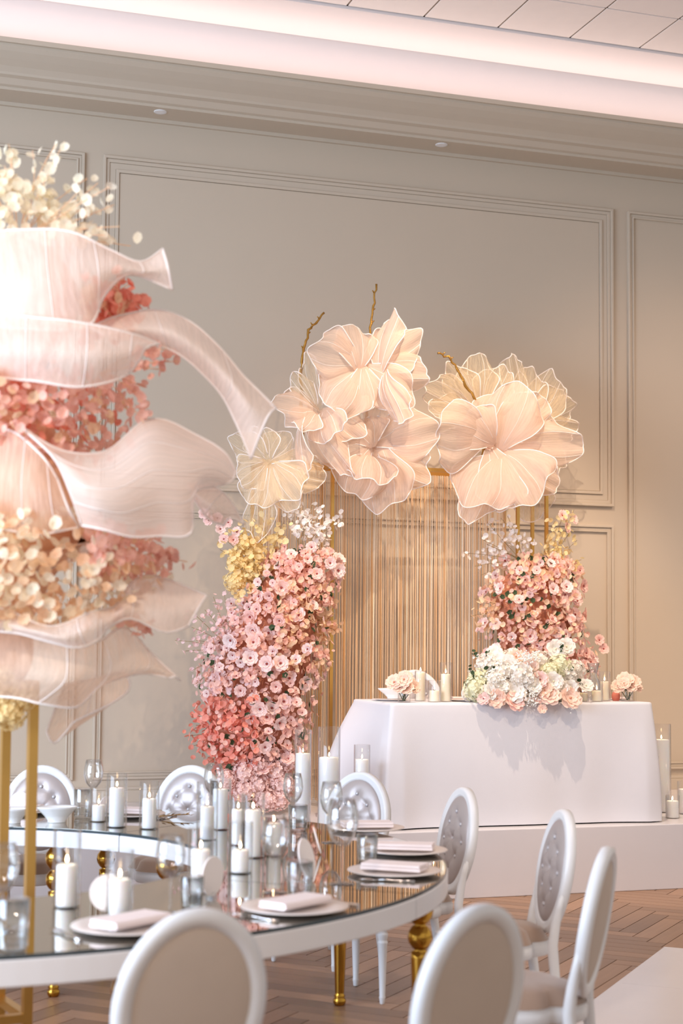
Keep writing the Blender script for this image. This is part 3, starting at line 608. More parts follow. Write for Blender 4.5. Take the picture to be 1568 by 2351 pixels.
# ================================================================== FLOWER COLUMNS
def column(root, spine, Yc, n_rose, rsize, leafsets, dense, seed):
    """spine: px x, px y, half width px; roses and leaves cover a winding body"""
    random.seed(seed); org = Vector(root.location)
    C = [(ony(x, y, Yc), hw/ppm(ony(x, y, Yc))) for x, y, hw in spine]
    def at(t):
        i = min(int(t*(len(C)-1)), len(C)-2); f = t*(len(C)-1)-i; return C[i][0].lerp(C[i+1][0], f), C[i][1]*(1-f)+C[i+1][1]*f
    core = MB(); rows = []
    for j in range(25):
        c, r = at(j/24); e = .74*math.sqrt(max(.02, 1-abs(2*j/24-1)**6)); rows.append([c-org+Vector((math.cos(a)*r*e, math.sin(a)*r*e*.8, 0))*(1+.12*noise.noise(Vector((a*2, j*.7, seed)))) for a in [2*PI*k/20 for k in range(21)]])
    core.grid(rows); core.build('foliage_core', M['core'], root, True)
    def surf(front=True):
        t = random.random(); c, r = at(t*.97); a = random.gauss(-PI/2-.15, .75) if random.random() < dense else random.uniform(0, 2*PI)
        d = Vector((math.cos(a), math.sin(a)*.85, 0)); return t, c, r, d
    placed = []
    tries = 0
    while len(placed) < n_rose and tries < 30000:
        tries += 1; t, c, r, d = surf(); p = c+d*r*random.uniform(.80, 1.10)+Vector((0, 0, random.uniform(-.02, .02)))
        ok = rosezone(p) and p.z > ZS+.08
        if not ok or any((p-q).length < rsize*(.85 if random.random() < .5 else 1.2) for q in placed): continue
        placed.append(p); o = flower(root, random.choice(RO), p, d+TOCAM*.6+Vector((random.gauss(0, .5), random.gauss(0, .4), random.gauss(.2, .5))), rsize*random.choice((.62, .75, .85, .95, 1.12))*random.uniform(.92, 1.08)*.66, 'rose')
    leaves = {}
    for nm, m, cnt, zone, rr in leafsets:
        b = MB(); k = 0; tr = 0
        while k < cnt and tr < cnt*60:
            tr += 1; t, c, r, d = surf(); p = c+d*r*random.uniform(.72, 1.14)+Vector((0, 0, random.uniform(-.03, .03)))
            if p.z < ZS+.06 or (zone is not None and not zone(t, p)): continue
            disc(b, p-org, rr*random.uniform(.6, 1.1), d+Vector((random.gauss(0, .7), random.gauss(0, .7), random.gauss(.2, .7)))); k += 1
        o = b.build(nm, M[m], root); o['kind'] = 'stuff'
    gl = MB()
    for i in range(120):
        t, c, r, d = surf(); disc(gl, c+d*r*.98-org, .025, d+Vector((random.gauss(0, .5), random.gauss(0, .5), random.gauss(0, .5))), 5)
    o = gl.build('green_leaves', M['leaf'], root); o['kind'] = 'stuff'
    return at
def pxof(p): c = MM @ (np.array(p)-EYE); return CX+FPX*c[0]/c[2], CY+FPX*c[1]/c[2]
YC = 10.72
b0 = ony(590, 1860, YC); root = empty('flower_column', (b0.x, YC, ZS)); tag(root, 'tall winding column of pink roses with coral and yellow foliage on the stage', 'flower column')
def rosezone(p):
    x, y = pxof(p); return not (y > 1600 and x < 560+(y-1600)*.2) and y < 1770 and not (x > 690 and 1400 < y < 1490) and not (x < 590 and y < 1370)
spL = [(702, 1262, 62), (690, 1300, 92), (662, 1360, 112), (640, 1410, 118), (622, 1460, 136), (606, 1520, 142), (592, 1580, 138), (584, 1640, 132), (580, 1700, 126), (588, 1760, 100), (596, 1805, 84), (600, 1842, 70)]
column(root, spL, YC, 205, .076, [
  ('pink_foliage', 'pinkl', 1700, None, .023), ('peach_foliage', 'peachl', 260, lambda t, p: pxof(p)[0] > 640 and 1330 < pxof(p)[1] < 1540, .026),
  ('coral_foliage', 'coral', 420, lambda t, p: pxof(p)[0] < 590 and pxof(p)[1] > 1600, .026), ('mauve_foliage', 'mauve', 200, lambda t, p: pxof(p)[0] < 580 and 1380 < pxof(p)[1] < 1600, .022)], .8, 21)
ro = Vector(root.location)
def add_spray(root, nm, m, base, ends, r, per, spread=.03, start=.3, Y=YC-.05, jit=.09):
    lv, stm = MB(), MB(); B0 = ony(base[0], base[1], Y); E = [ony(x, y, Y+random.uniform(-jit, jit)) for x, y in ends]
    spray(lv, stm, B0, E, r, per, spread, start, Vector(root.location)); o = lv.build(nm, M[m], root); o['kind'] = 'stuff'; stm.build('stems', M['stem'], root)
random.seed(5)
add_spray(root, 'coral_spray', 'coral', (560, 1690), [(440, 1640), (432, 1690), (450, 1665), (470, 1620), (490, 1600), (445, 1712), (480, 1750), (500, 1775), (465, 1725), (520, 1790), (540, 1800), (510, 1640), (480, 1690)], .023, 26, .03, .25)
add_spray(root, 'mauve_spray', 'mauve', (540, 1500), [(402, 1470), (425, 1495), (440, 1440), (470, 1400), (490, 1370), (515, 1360), (435, 1400), (450, 1470), (440, 1540), (450, 1570), (460, 1600)], .019, 13, .025, .4)
add_spray(root, 'yellow_spray', 'yellow', (600, 1340), [(520, 1240), (545, 1205), (575, 1190), (610, 1180), (650, 1200), (505, 1262), (530, 1290), (560, 1230), (590, 1220), (640, 1215), (535, 1330), (545, 1270), (570, 1260), (545, 1370)], .024, 26, .032, .25)
add_spray(root, 'white_spray', 'whitel', (690, 1270), [(660, 1160), (690, 1150), (720, 1155), (745, 1165), (775, 1180), (786, 1195), (700, 1190), (735, 1215), (750, 1235), (680, 1210), (715, 1180), (760, 1190)], .022, 14, .022, .45)
add_spray(root, 'peach_spray', 'peachl', (700, 1440), [(780, 1435), (770, 1450), (755, 1480), (740, 1400), (760, 1420), (770, 1330), (735, 1470)], .024, 15, .028, .4)
for x, y in ((480, 1195), (505, 1215), (525, 1200), (545, 1222), (515, 1238), (535, 1240), (500, 1190), (468, 1180)):
    flower(root, random.choice(RO), ony(x, y, YC-.1), TOCAM+Vector((random.gauss(-.3, .3), 0, .3)), .042, 'rose')
for x, y, s in ((560, 1775, .085), (590, 1800, .085), (630, 1770, .09), (655, 1745, .08), (645, 1800, .085), (520, 1790, .07), (610, 1835, .09), (560, 1815, .08), (640, 1835, .08), (590, 1760, .08)):
    flower(root, HYP, ony(x, y, YC-.22), TOCAM+Vector((0, 0, .3)), s, 'hydrangea')
for x, y, s in ((545, 1290, .075), (540, 1335, .08), (560, 1250, .07)): flower(root, HYY, ony(x, y, YC-.05), TOCAM, s, 'hydrangea')

b0 = ony(1240, 1860, YC); root = empty('flower_column', (b0.x, YC, ZS)); tag(root, 'shorter column of pink roses behind the white table flowers', 'flower column')
def rosezone(p):
    x, y = pxof(p); return not (x < 1190 and 1370 < y < 1430) and y < 1640
spR = [(1240, 1280, 60), (1228, 1310, 100), (1218, 1350, 112), (1216, 1390, 116), (1220, 1430, 116), (1228, 1470, 116), (1240, 1510, 122), (1250, 1550, 120), (1250, 1610, 110), (1248, 1700, 100), (1246, 1780, 90), (1244, 1842, 80)]
column(root, spR, YC, 115, .078, [('pink_foliage', 'pinkl', 900, None, .023), ('peach_foliage', 'peachl', 330, lambda t, p: pxof(p)[1] < 1500, .026)], .8, 31)
random.seed(6)
add_spray(root, 'white_spray', 'whitel', (1200, 1290), [(1120, 1200), (1150, 1190), (1165, 1185), (1118, 1250), (1110, 1240), (1065, 1270), (1090, 1300), (1120, 1260), (1180, 1210), (1200, 1230), (1215, 1240), (1150, 1235), (1105, 1320)], .021, 10, .02, .45)
add_spray(root, 'golden_spray', 'yellow', (1250, 1330), [(1296, 1170), (1275, 1195), (1318, 1170), (1310, 1220), (1325, 1240), (1260, 1230), (1290, 1245), (1335, 1285), (1340, 1300), (1300, 1270), (1280, 1210), (1250, 1260)], .023, 13, .024, .35)
add_spray(root, 'peach_spray', 'peachl', (1180, 1410), [(1090, 1375), (1080, 1415), (1105, 1400), (1120, 1430), (1095, 1440), (1140, 1390)], .023, 12, .025, .35)
for x, y in ((1290, 1184), (1316, 1193), (1300, 1212), (1345, 1500), (1375, 1470), (1385, 1490), (1355, 1520), (1330, 1440), (1320, 1410), (1325, 1380)):
    flower(root, random.choice(RO), ony(x, y, YC-.1), TOCAM+Vector((random.gauss(.3, .3), 0, .3)), .045, 'rose')

# ================================================================== ARCH FRAME, STRING CURTAIN, BRANCHES
fr = empty('arch_frame', (ony(980, 1078, 10.9).x, 10.9, ZS)); tag(fr, 'square gold metal arch frame standing on the stage behind the table', 'arch frame'); fo = Vector(fr.location)
ztop = ony(980, 1076, 10.75).z; xl = [ony(765, 1500, 10.75).x, ony(600, 1500, 10.75).x]; xr = [ony(1195, 1230, 10.75).x, ony(1250, 1230, 10.95).x]
yf, yb = 10.80, 11.05
for x in (xl[1], xl[0], xr[0], xr[0]+.24):
    for y in (yf, yb):
        b = MB(); b.box((x-.012-fo.x, y-.012-fo.y, 0), (x+.012-fo.x, y+.012-fo.y, ztop-ZS+.01)); b.build('post', M['satin'], fr)
for y in (yf, yb):
    b = MB(); b.box((xl[1]-.012-fo.x, y-.012-fo.y, ztop-ZS-.015), (xr[0]+.252-fo.x, y+.012-fo.y, ztop-ZS+.012)); b.build('beam', M['satin'], fr)
for x in (xl[1], xl[0], xr[0], xr[0]+.24):
    b = MB(); b.box((x-.012-fo.x, yf-fo.y, ztop-ZS-.015), (x+.012-fo.x, yb-fo.y, ztop-ZS+.01)); b.build('cross_bar', M['satin'], fr)
random.seed(11); b = MB(); NS = 250
for i in range(NS):
    x = xl[1]+.03+(xr[0]-.02-xl[1])*(i+random.random())/NS; y = yb-.02+random.uniform(-.012, .012); sw = random.gauss(0, .006)
    b.tube([(x, y, ztop-.015), (x+sw, y+random.gauss(0, .006), (ztop+ZS)/2), (x+sw*1.6+random.gauss(0, .004), y, ZS+.03+random.uniform(0, .04))], .0024 if random.random() < .85 else .0042, 4, caps=False)
o = b.build('string_curtain', M['string'], None, True); tag(o, 'gold string curtain hanging from the arch frame behind the table', 'string curtain', kind='stuff')
def branch(pts, Y, lab, r=.011):
    P = [ony(x, y, Y+dy) for x, y, dy in pts]; t = empty('bare_branch', P[0]); tag(t, lab, 'branch'); Q = []
    for i in range(len(P)-1):
        for k in range(5): Q.append(P[i].lerp(P[i+1], k/5)+Vector((random.gauss(0, .004), random.gauss(0, .004), random.gauss(0, .004))))
    Q.append(P[-1]); n = len(Q); b = MB(); b.tube([q-P[0] for q in Q], [r*(1.15-.55*i/n)*(1+.22*(i % 5 == 0)) for i in range(n)], 8); b.build('stem', M['branch'], t, True)
    for i in range(4, n-2, 4):
        b = MB(); q = Q[i]-P[0]; b.tube([q, q+Vector((random.choice((-1, 1))*.018, -.008, .016))], [.006, .004], 6); b.build('knot', M['branch'], t, True)
branch([(700, 1072, 0), (694, 980, 0), (692, 905, 0), (690, 850, 0), (697, 800, 0), (710, 758, 0), (725, 742, 0), (744, 718, 0)], 10.74, 'short crooked gold branch rising above the side-facing organza flower')
branch([(838, 1072, 0), (840, 970, 0), (842, 880, 0), (845, 795, 0), (852, 740, 0), (858, 705, 0), (864, 652, 0)], 10.74, 'straightest gold branch, rising behind the topmost organza flower')
branch([(1112, 1072, 0), (1108, 1000, 0), (1100, 930, 0), (1070, 885, 0), (1052, 850, 0), (1030, 820, 0), (1005, 811, 0)], 10.74, 'gold branch bending sideways behind the largest organza flower')

# ================================================================== ORGANZA FLOWERS OF THE ARCH
def petal(parent, base, tip, wid, matn, tilt=0, cup=.34, bend=.14, ruff=.07, seed=0, tipw=.75, veins=2, fun=0.0, name='petal', wire=.0042):
    """ruffled petal from base to tip (world points), width wid (m); tilt turns it about its axis"""
    rnd = random.Random(seed); a = tip-base; L = a.length; ax = a.normalized(); nrm = TOCAM-ax*TOCAM.dot(ax); nrm.normalize()
    nrm = Matrix.Rotation(tilt, 3, ax) @ nrm; sd = ax.cross(nrm).normalized(); org = Vector(parent.location); NV, NU = 18, 22
    ph = [rnd.uniform(0, 6.28) for _ in range(6)]; fr = [rnd.uniform(3, 5), rnd.uniform(6, 9), rnd.uniform(11, 15)]
    P, uv = [], []
    for j in range(NV+1):
        v = j/NV; row = []
        for i in range(NU+1):
            u = -1+2*i/NU
            edge = 1-.16*abs(u)**2.5*(1-tipw*.6)+.05*math.sin(u*fr[0]+ph[0])+.025*math.sin(u*fr[1]+ph[1])
            # rounded fan outline: the tip row bows, sides swell
            w = wid*.5*(.10+.98*math.sin(PI*.5*min(1, v*1.25))**1.1)*(1 if v < .62 else math.sqrt(max(.0, 1-((v-.62)/.55)**2*.62)))
            w *= 1+.05*math.sin(v*9+ph[2]*(1 if u > 0 else 1.7))
            le = v*L*edge*(1-.22*u*u*v)
            off = -fun*L*(1-v)**2.2+cup*L*(-.5*u*u*v+.25)*v+bend*L*math.sin(PI*.5*v)**2*-1+ruff*L*2*(v**2)*(.3+abs(u))*(math.sin(u*fr[1]*.9+ph[3])+.6*math.sin(u*fr[2]+ph[4]+v*2))*.5+.004*L*math.sin(u*17+ph[5])*v
            row.append(base+ax*le+sd*(u*w)+nrm*off-org); uv.append(((u+1)/2, v))
        P.append(row)
    b = MB(); b.grid(P); o = b.build(name, M[matn], parent, True, uv=uv)
    wm = MB(); rim = [P[j][0] for j in range(2, NV)]+[P[NV][i] for i in range(NU+1)]+[P[j][NU] for j in range(NV-1, 1, -1)]
    wm.tube(rim, wire, 5)
    for k in range(veins):
        i = round(NU*(k+1)/(veins+1)); wm.tube([P[j][i] for j in range(2, NV+1)], wire*.45, 4)
    wm.build('petal_wire', M['wire'], o, True)
    return o
ZQ = lambda X, Y: (500+.5485*X, 620+.5485*Y)
def organza_flower(cen, Yc, lab, petals, seed, matn='organza', heart=True, fun=.42):
    p0 = ony(*ZQ(*cen), Yc); t = empty('organza_flower', p0); tag(t, lab, 'paper flower', 'giant organza flowers of the arch')
    for k, q in enumerate(petals):
        (tx, ty), w, dy, tilt = q[:4]; kw = q[4] if len(q) > 4 else {}
        bx, by = kw.pop('b', cen); mt = kw.pop('m', matn); bp = ony(*ZQ(bx, by), Yc+kw.pop('by', 0)); tp = ony(*ZQ(tx, ty), Yc+dy); W_ = w*.9*.5485/ppm(bp)
        petal(t, bp, tp, W_, mt, fun=kw.pop('fun', fun), tilt=tilt+.22*math.sin(k*2.3+seed), seed=seed*20+k, **kw)
    if heart:
        b = MB(); random.seed(seed)
        for i in range(14):
            a = random.uniform(0, 6.28); b.tube([(0, .22, 0), (.03*math.cos(a), .13, .03*math.sin(a))], .003, 4)
        b.build('stamens', M['peachp'], t)
    return t
YO = 10.55
organza_flower((655, 725), YO, 'open organza flower in the middle of the arch facing the hall', [
  ((775, 560), 300, .02, .1), ((925, 660), 300, -.05, .15), ((895, 860), 280, .0, -.1), ((700, 1010), 300, .06, 0), ((565, 950), 270, .05, .1), ((500, 800), 240, .05, 0), ((600, 620), 220, .06, 0), ((650, 870), 250, -.16, 0, dict(cup=.25, bend=.2))], 1)
organza_flower((622, 392), YO-.12, 'topmost organza flower in half profile with a drooping front petal', [
  ((560, 225), 230, .10, .35), ((395, 330), 260, .02, .2), ((480, 590), 270, .02, -.2), ((625, 590), 190, .05, -.3), ((738, 165), 170, .08, -.5), ((850, 260), 240, .10, -.3), ((890, 420), 240, .05, -.2), ((800, 570), 240, -.02, .1), ((728, 640), 130, -.22, .5, dict(cup=.5, bend=.3))], 2)
organza_flower((415, 560), YO-.02, 'organza flower hanging in profile beside the shortest branch', [
  ((235, 545), 210, .0, .5, dict(b=(470, 560))), ((330, 650), 170, -.05, .5), ((470, 705), 210, -.12, .2), ((610, 690), 190, -.05, -.2, dict(b=(450, 560))), ((545, 865), 150, -.05, .4, dict(b=(330, 610), cup=.4)), ((350, 860), 110, -.05, .9, dict(b=(280, 610), cup=.5)), ((370, 345), 120, .12, .1, dict(m='faint')), ((310, 430), 110, .12, .1, dict(m='faint'))], 3)
organza_flower((212, 800), YO-.02, 'cream see-through organza flower low above the yellow foliage', [
  ((55, 700), 150, .05, 0, dict(m='faint')), ((160, 655), 170, .06, 0, dict(m='faint')), ((300, 680), 170, .06, 0, dict(m='faint')), ((90, 880), 180, .02, .1), ((150, 990), 200, .02, 0), ((320, 1000), 230, .03, 0), ((465, 850), 200, .03, -.1), ((330, 940), 220, -.14, 0, dict(cup=.25, bend=.2)), ((160, 1130), 150, .05, .1, dict(m='faint', b=(190, 900)))], 4, 'organza2', True, .25)
organza_flower((1168, 728), YO-.05, 'largest open organza flower of the arch above the shorter flower column', [
  ((1255, 470), 330, .03, 0), ((1400, 560), 260, .04, .1), ((1535, 730), 300, -.02, .1), ((1440, 900), 240, .04, 0), ((1085, 990), 360, -.02, .1), ((915, 690), 330, .02, -.1), ((1030, 610), 240, .05, 0), ((1040, 1040), 230, .08, .1), ((1210, 1000), 220, .06, 0), ((1300, 965), 380, -.20, 0, dict(cup=.25, bend=.18))], 5)
organza_flower((1110, 580), YO+.22, 'thin see-through organza flower behind the sideways branch', [
  ((880, 480), 190, .0, .1), ((890, 570), 170, .0, .1), ((930, 660), 150, .02, 0), ((960, 400), 170, .05, 0, dict(m='faint')), ((1075, 345), 200, .08, 0, dict(m='faint')), ((1190, 390), 190, .1, 0, dict(m='faint'))], 6, 'faint', False)
organza_flower((1300, 640), YO+.32, 'faint yellowish organza flower rearmost on the arch', [
  ((1235, 335), 120, .05, .2), ((1310, 400), 180, .1, 0), ((1420, 425), 220, .1, 0), ((1500, 540), 220, .1, 0), ((1510, 670), 200, .1, 0), ((1440, 860), 200, .1, 0), ((1310, 1050), 200, .0, .1, dict(b=(1310, 850)))], 7, 'faint', False)

# ================================================================== ON THE STAGE TABLE
def stand_candle(px, Y, z, ytop, w, gtop, gw, lab, glab, mt='ivory', grp='candles on the stage table', ggrp='glass cylinders on the stage table', clab=None):
    q = ony(px, 1600, Y); p = Vector((q.x, Y, z+.004)); yb = pxof((q.x, Y, z))[1]
    for _ in range(3): q = ony(px, yb, Y); p.x = q.x
    k = ppm(p); h = max(.03, (yb-ytop)/k); r = w/2/k
    t = empty('pillar_candle', p); tag(t, lab, 'candle', grp)
    b = MB(); b.lathe([(0, 0), (r*.96, 0), (r, .004), (r, h-.006), (r*.95, h), (r*.7, h-.002), (0, h-.006)], 24); b.build('wax', M[mt], t, True)
    b = MB(); b.tube([(0, 0, h-.006), (.001, 0, h+.010)], .0012, 5); b.build('wick', M['wick'], t)
    b = MB(); b.lathe([(0, h+.006), (.0035, h+.009), (.0052, h+.015), (.004, h+.023), (.0015, h+.03), (0, h+.034)], 10); b.build('flame', M['flame'], t, True)
    tag(glass_cyl(max(gw/2/k, r+.006), (yb-gtop)/k, p-Vector((0, 0, .004))), glab, 'glass', ggrp)
stand_candle(965, 9.80, ZH, 1545, 21, 1540, 26, 'tall ivory candle behind the peach bouquet on the linen table', 'glass cylinder behind the peach bouquet on the linen table')
stand_candle(997, 9.62, ZH, 1587, 23, 1562, 30, 'short ivory candle between two tall ones on the linen table', 'glass cylinder around the short candle between two tall ones')
stand_candle(1023, 9.66, ZH, 1549, 22, 1521, 28, 'tall ivory candle nearest the white flowers, beside the short one', 'tallest glass cylinder on the linen table')
stand_candle(1338, 9.64, ZH, 1592, 22, 1566, 30, 'short ivory candle tucked against the end of the white flowers', 'glass cylinder tucked against the end of the white flowers')
stand_candle(1370, 9.58, ZH, 1587, 21, 1558, 29, 'short ivory candle in front of the carafe', 'glass cylinder in front of the carafe')
stand_candle(1388, 9.70, ZH, 1566, 19, 1542, 27, 'slender tall ivory candle between the carafe and the small peach bouquet', 'glass cylinder between the carafe and the small peach bouquet')
def at_table(px, Y): q = ony(px, 1605, Y); return Vector((q.x, Y, ZH))
p = at_table(1362, 9.95); b = MB(); b.lathe([(0, 0), (.05, 0), (.054, .006), (.056, .08), (.045, .13), (.026, .165), (.024, .18), (.045, .26), (.043, .26), (.022, .18), (.024, .165), (.043, .128), (.053, .08), (.05, .01), (0, .008)], 24)
tag(b.build('carafe', M['thick'], None, True, p), 'clear glass carafe with a flared neck behind the candles', 'carafe')
p = at_table(1414, 9.75); b = MB(); b.lathe([(0, 0), (.02, 0), (.028, .015), (.03, .04), (.022, .06), (0, .064)], 14); tag(b.build('votive_candle', M['coral'], None, True, p), 'small coral votive candle beside the peach bouquet', 'candle')
def vase(px, Y, fl, lab, glab, seed):
    random.seed(seed); p = at_table(px, Y); k = ppm(p)
    g = glass_cyl(.042, .095, p, 'glass_vase'); tag(g, glab, 'vase', 'small glass vases on the linen table')
    t = empty('rose_bouquet', p+Vector((0, 0, .005))); tag(t, lab, 'bouquet', 'peach bouquets on the linen table')
    st = MB()
    for i, (dx, dy, s) in enumerate(fl):
        q = p+RIGHT*(dx/k)+Vector((0, random.uniform(-.05, .05), dy/k)); flower(t, PEACH[i % 2], q, TOCAM+Vector((dx*.02, 0, .5+random.random()*.5)), s)
        st.tube([(random.gauss(0, .008), random.gauss(0, .008), .004), q-Vector(t.location)], .003, 5)
    st.build('stems', M['leaf'], t)
    lv = MB()
    for i in range(8): disc(lv, Vector((random.gauss(0, .03), random.gauss(0, .03), random.uniform(.08, .11))), .018)
    lv.build('leaves', M['leaf'], t)
vase(928, 9.60, [(-26, 45, .062), (-6, 52, .06), (16, 42, .058), (0, 32, .055), (24, 34, .05), (-16, 34, .05), (6, 58, .05)], 'peach rose bouquet beside the white bowl', 'small glass vase beside the white bowl', 3)
vase(1440, 9.66, [(-24, 34, .055), (-6, 48, .065), (14, 44, .06), (26, 32, .055), (4, 34, .055), (-14, 40, .05)], 'peach rose bouquet at the bare end of the linen table', 'small glass vase at the bare end of the linen table', 4)
bowl(at_table(906, 9.88)+Vector((0, 0, .0142)), .12, .08, .07, 'white footed bowl on the linen table')
for px, Y, w in ((896, 9.88, 'under the white bowl on the linen table'), (1060, 9.78, 'by the white flowers on the linen table'), (1424, 9.90, 'behind the peach bouquet end of the linen table')):
    p = at_table(px, Y); 
    tag(link('charger_plate', plm, None, p, scale=.8 if px < 1400 else .55), 'pale charger plate '+w, 'plate', 'charger plates on the linen table')
    if px > 950: tag(link('folded_napkin', napm, None, p+Vector((0, 0, .014 if px < 1400 else .0097)), scale=.7 if px < 1400 else .5), 'folded blush napkin '+w, 'napkin', 'napkins on the linen table')
p = at_table(1072, 9.62); t = empty('round_card', p, .3); tag(t, 'round blush card leaning by the white flowers on the linen table', 'card'); b = MB(); n = 28
b.add([(.045*math.cos(2*PI*i/n), yy+.012*math.sin(2*PI*i/n), .048+.045*math.sin(2*PI*i/n)) for yy in (0, .004) for i in range(n)], [tuple(range(n)), tuple(range(2*n-1, n-1, -1))]+[(i, n+i, n+(i+1) % n, (i+1) % n) for i in range(n)]); b.build('disc', M['card'], t); b = MB(); b.box((-.02, -.015, 0), (.02, .02, .005)); b.build('foot', M['glass'], t)
# ---- white flower runner spilling over the front edge
random.seed(12); pc = at_table(1205, 9.62); t = empty('flower_runner', pc); tag(t, 'low arrangement of white hydrangeas and blush roses spilling over the linen edge', 'flower arrangement'); to = Vector(t.location)
b = MB(); xa, xb = at_table(1085, 9.64).x, at_table(1328, 9.64).x; rows = []
for j in range(15):
    f = j/14; rr = .115*math.sqrt(max(.03, 1-(2*f-1)**4))*(1.05+.25*math.sin(f*9)); rows.append([Vector((xa+(xb-xa)*f, 9.66+rr*.9*math.cos(a), ZH+.105+rr*math.sin(a)*.85))-to for a in [2*PI*k/14 for k in range(15)]])
b.grid(rows); b.build('foliage_core', M['core_w'], t, True)
def F(me, px, py, s, Y=9.5, d=None, nm=None): flower(t, me, ony(px, py, Y), d or TOCAM+Vector((random.gauss(0, .2), 0, random.uniform(.1, .7))), s, nm)
for px, py, s, Y in ((1092, 1582, .085, 9.52), (1100, 1560, .075, 9.55), (1285, 1530, .085, 9.55), (1262, 1545, .07, 9.5)): F(HYG, px, py, s, Y, nm='hydrangea')
for px, py, s, Y in ((1120, 1528, .085, 9.6), (1150, 1545, .085, 9.52), (1190, 1552, .09, 9.48), (1210, 1560, .08, 9.46), (1300, 1552, .085, 9.55), (1320, 1540, .075, 9.6), (1175, 1515, .08, 9.65), (1240, 1520, .08, 9.66), (1135, 1560, .07, 9.48)): F(HYW, px, py, s, Y, nm='hydrangea')
for px, py, s, Y in ((1180, 1590, .085, 9.44), (1165, 1530, .085, 9.52), (1142, 1518, .075, 9.55), (1130, 1585, .065, 9.44), (1122, 1590, .06, 9.44), (1290, 1580, .055, 9.44), (1310, 1578, .055, 9.44), (1200, 1545, .07, 9.45), (1270, 1565, .07, 9.43), (1275, 1490, .07, 9.6), (1300, 1485, .065, 9.62), (1135, 1500, .06, 9.62), (1225, 1575, .06, 9.42), (1345, 1575, .055, 9.5), (1150, 1575, .06, 9.44)): F(random.choice(WHITE), px, py, s, Y)
for px, py, s, Y in ((1140, 1604, .068, 9.42), (1262, 1598, .08, 9.41), (1308, 1604, .085, 9.41), (1218, 1530, .06, 9.5), (1185, 1508, .055, 9.55), (1250, 1585, .06, 9.42), (1245, 1628, .035, 9.40)): F(random.choice(BLUSH), px, py, s, Y)
for px, py, s, Y in ((1180, 1612, .075, 9.42), (1240, 1560, .06, 9.43), (1110, 1604, .045, 9.44), (1235, 1600, .055, 9.44)): F(random.choice(PINKF), px, py, s, Y)
bb = MB()
for (px, py, rx, ry, n) in ((1222, 1602, 22, 20, 170), (1212, 1508, 24, 14, 110), (1318, 1622, 12, 10, 40), (1150, 1560, 30, 12, 50)):
    for i in range(n):
        q = ony(px+random.gauss(0, .5)*rx, py+random.gauss(0, .5)*ry, 9.41+random.uniform(-.04, .05))-to; bb.lathe([(0, -.006), (.006, 0), (0, .006)], 5, q)
o = bb.build('baby_breath', M['buds'], t); o['kind'] = 'stuff'
sp = MB(); sl = MB()
for (x0, y0, x1, y1) in ((1110, 1540, 1088, 1496), (1120, 1520, 1120, 1490), (1090, 1560, 1078, 1530), (1078, 1590, 1066, 1560), (1290, 1510, 1290, 1480)):
    for i in range(22): 
        f = random.random(); q = ony(x0+(x1-x0)*f+random.gauss(0, 3), y0+(y1-y0)*f+random.gauss(0, 3), 9.56)-to; disc(sl if f > .75 else sp, q, .012)
o = sp.build('stock_blossoms', M['whitep'], t); o['kind'] = 'stuff'; o = sl.build('stock_tips', M['leaf'], t); o['kind'] = 'stuff'
gl = MB()
for i in range(70): disc(gl, ony(random.uniform(1085, 1335), random.uniform(1530, 1612), 9.50)-to, .017)
o = gl.build('green_leaves', M['leaf'], t); o['kind'] = 'stuff'

# ================================================================== CANDLES STANDING ON THE STAGE
SG, SGG = 'pillar candles on the stage', 'glass cylinders on the stage'
for px, Y, yt, w, gt, gw, lab, glab in (
  (694, 9.62, 1732, 34, 1676, 39, 'tall white candle on the stage at the foot of the flower column', 'tall glass cylinder at the foot of the flower column'),
  (754, 9.50, 1741, 46, 1670, 52, 'stout white candle on the stage between flower column and linen table', 'wide glass cylinder between flower column and linen table'),
  (830, 9.40, 1746, 30, 1711, 38, 'white candle on the stage in front of the linen cloth side', 'narrow glass cylinder in front of the linen cloth side'),
  (1519, 10.0, 1700, 36, 1663, 44, 'thick tall white candle on the stage past the linen table', 'tall wide glass cylinder past the linen table'),
  (1500, 9.88, 1774, 18, 1736, 26, 'slim white candle half hidden by the linen table', 'slim glass cylinder half hidden by the linen table'),
  (1544, 9.62, 1840, 27, 1826, 32, 'short white candle in a low glass at the stage edge', 'low glass cylinder at the stage edge'),
  (1572, 9.85, 1813, 28, 1794, 34, 'medium white candle beyond the short one at the stage edge', 'medium glass cylinder beyond the low one at the stage edge')):
    stand_candle(px, Y, ZS, yt, w, gt, gw, lab, glab, 'wax', SG, SGG)

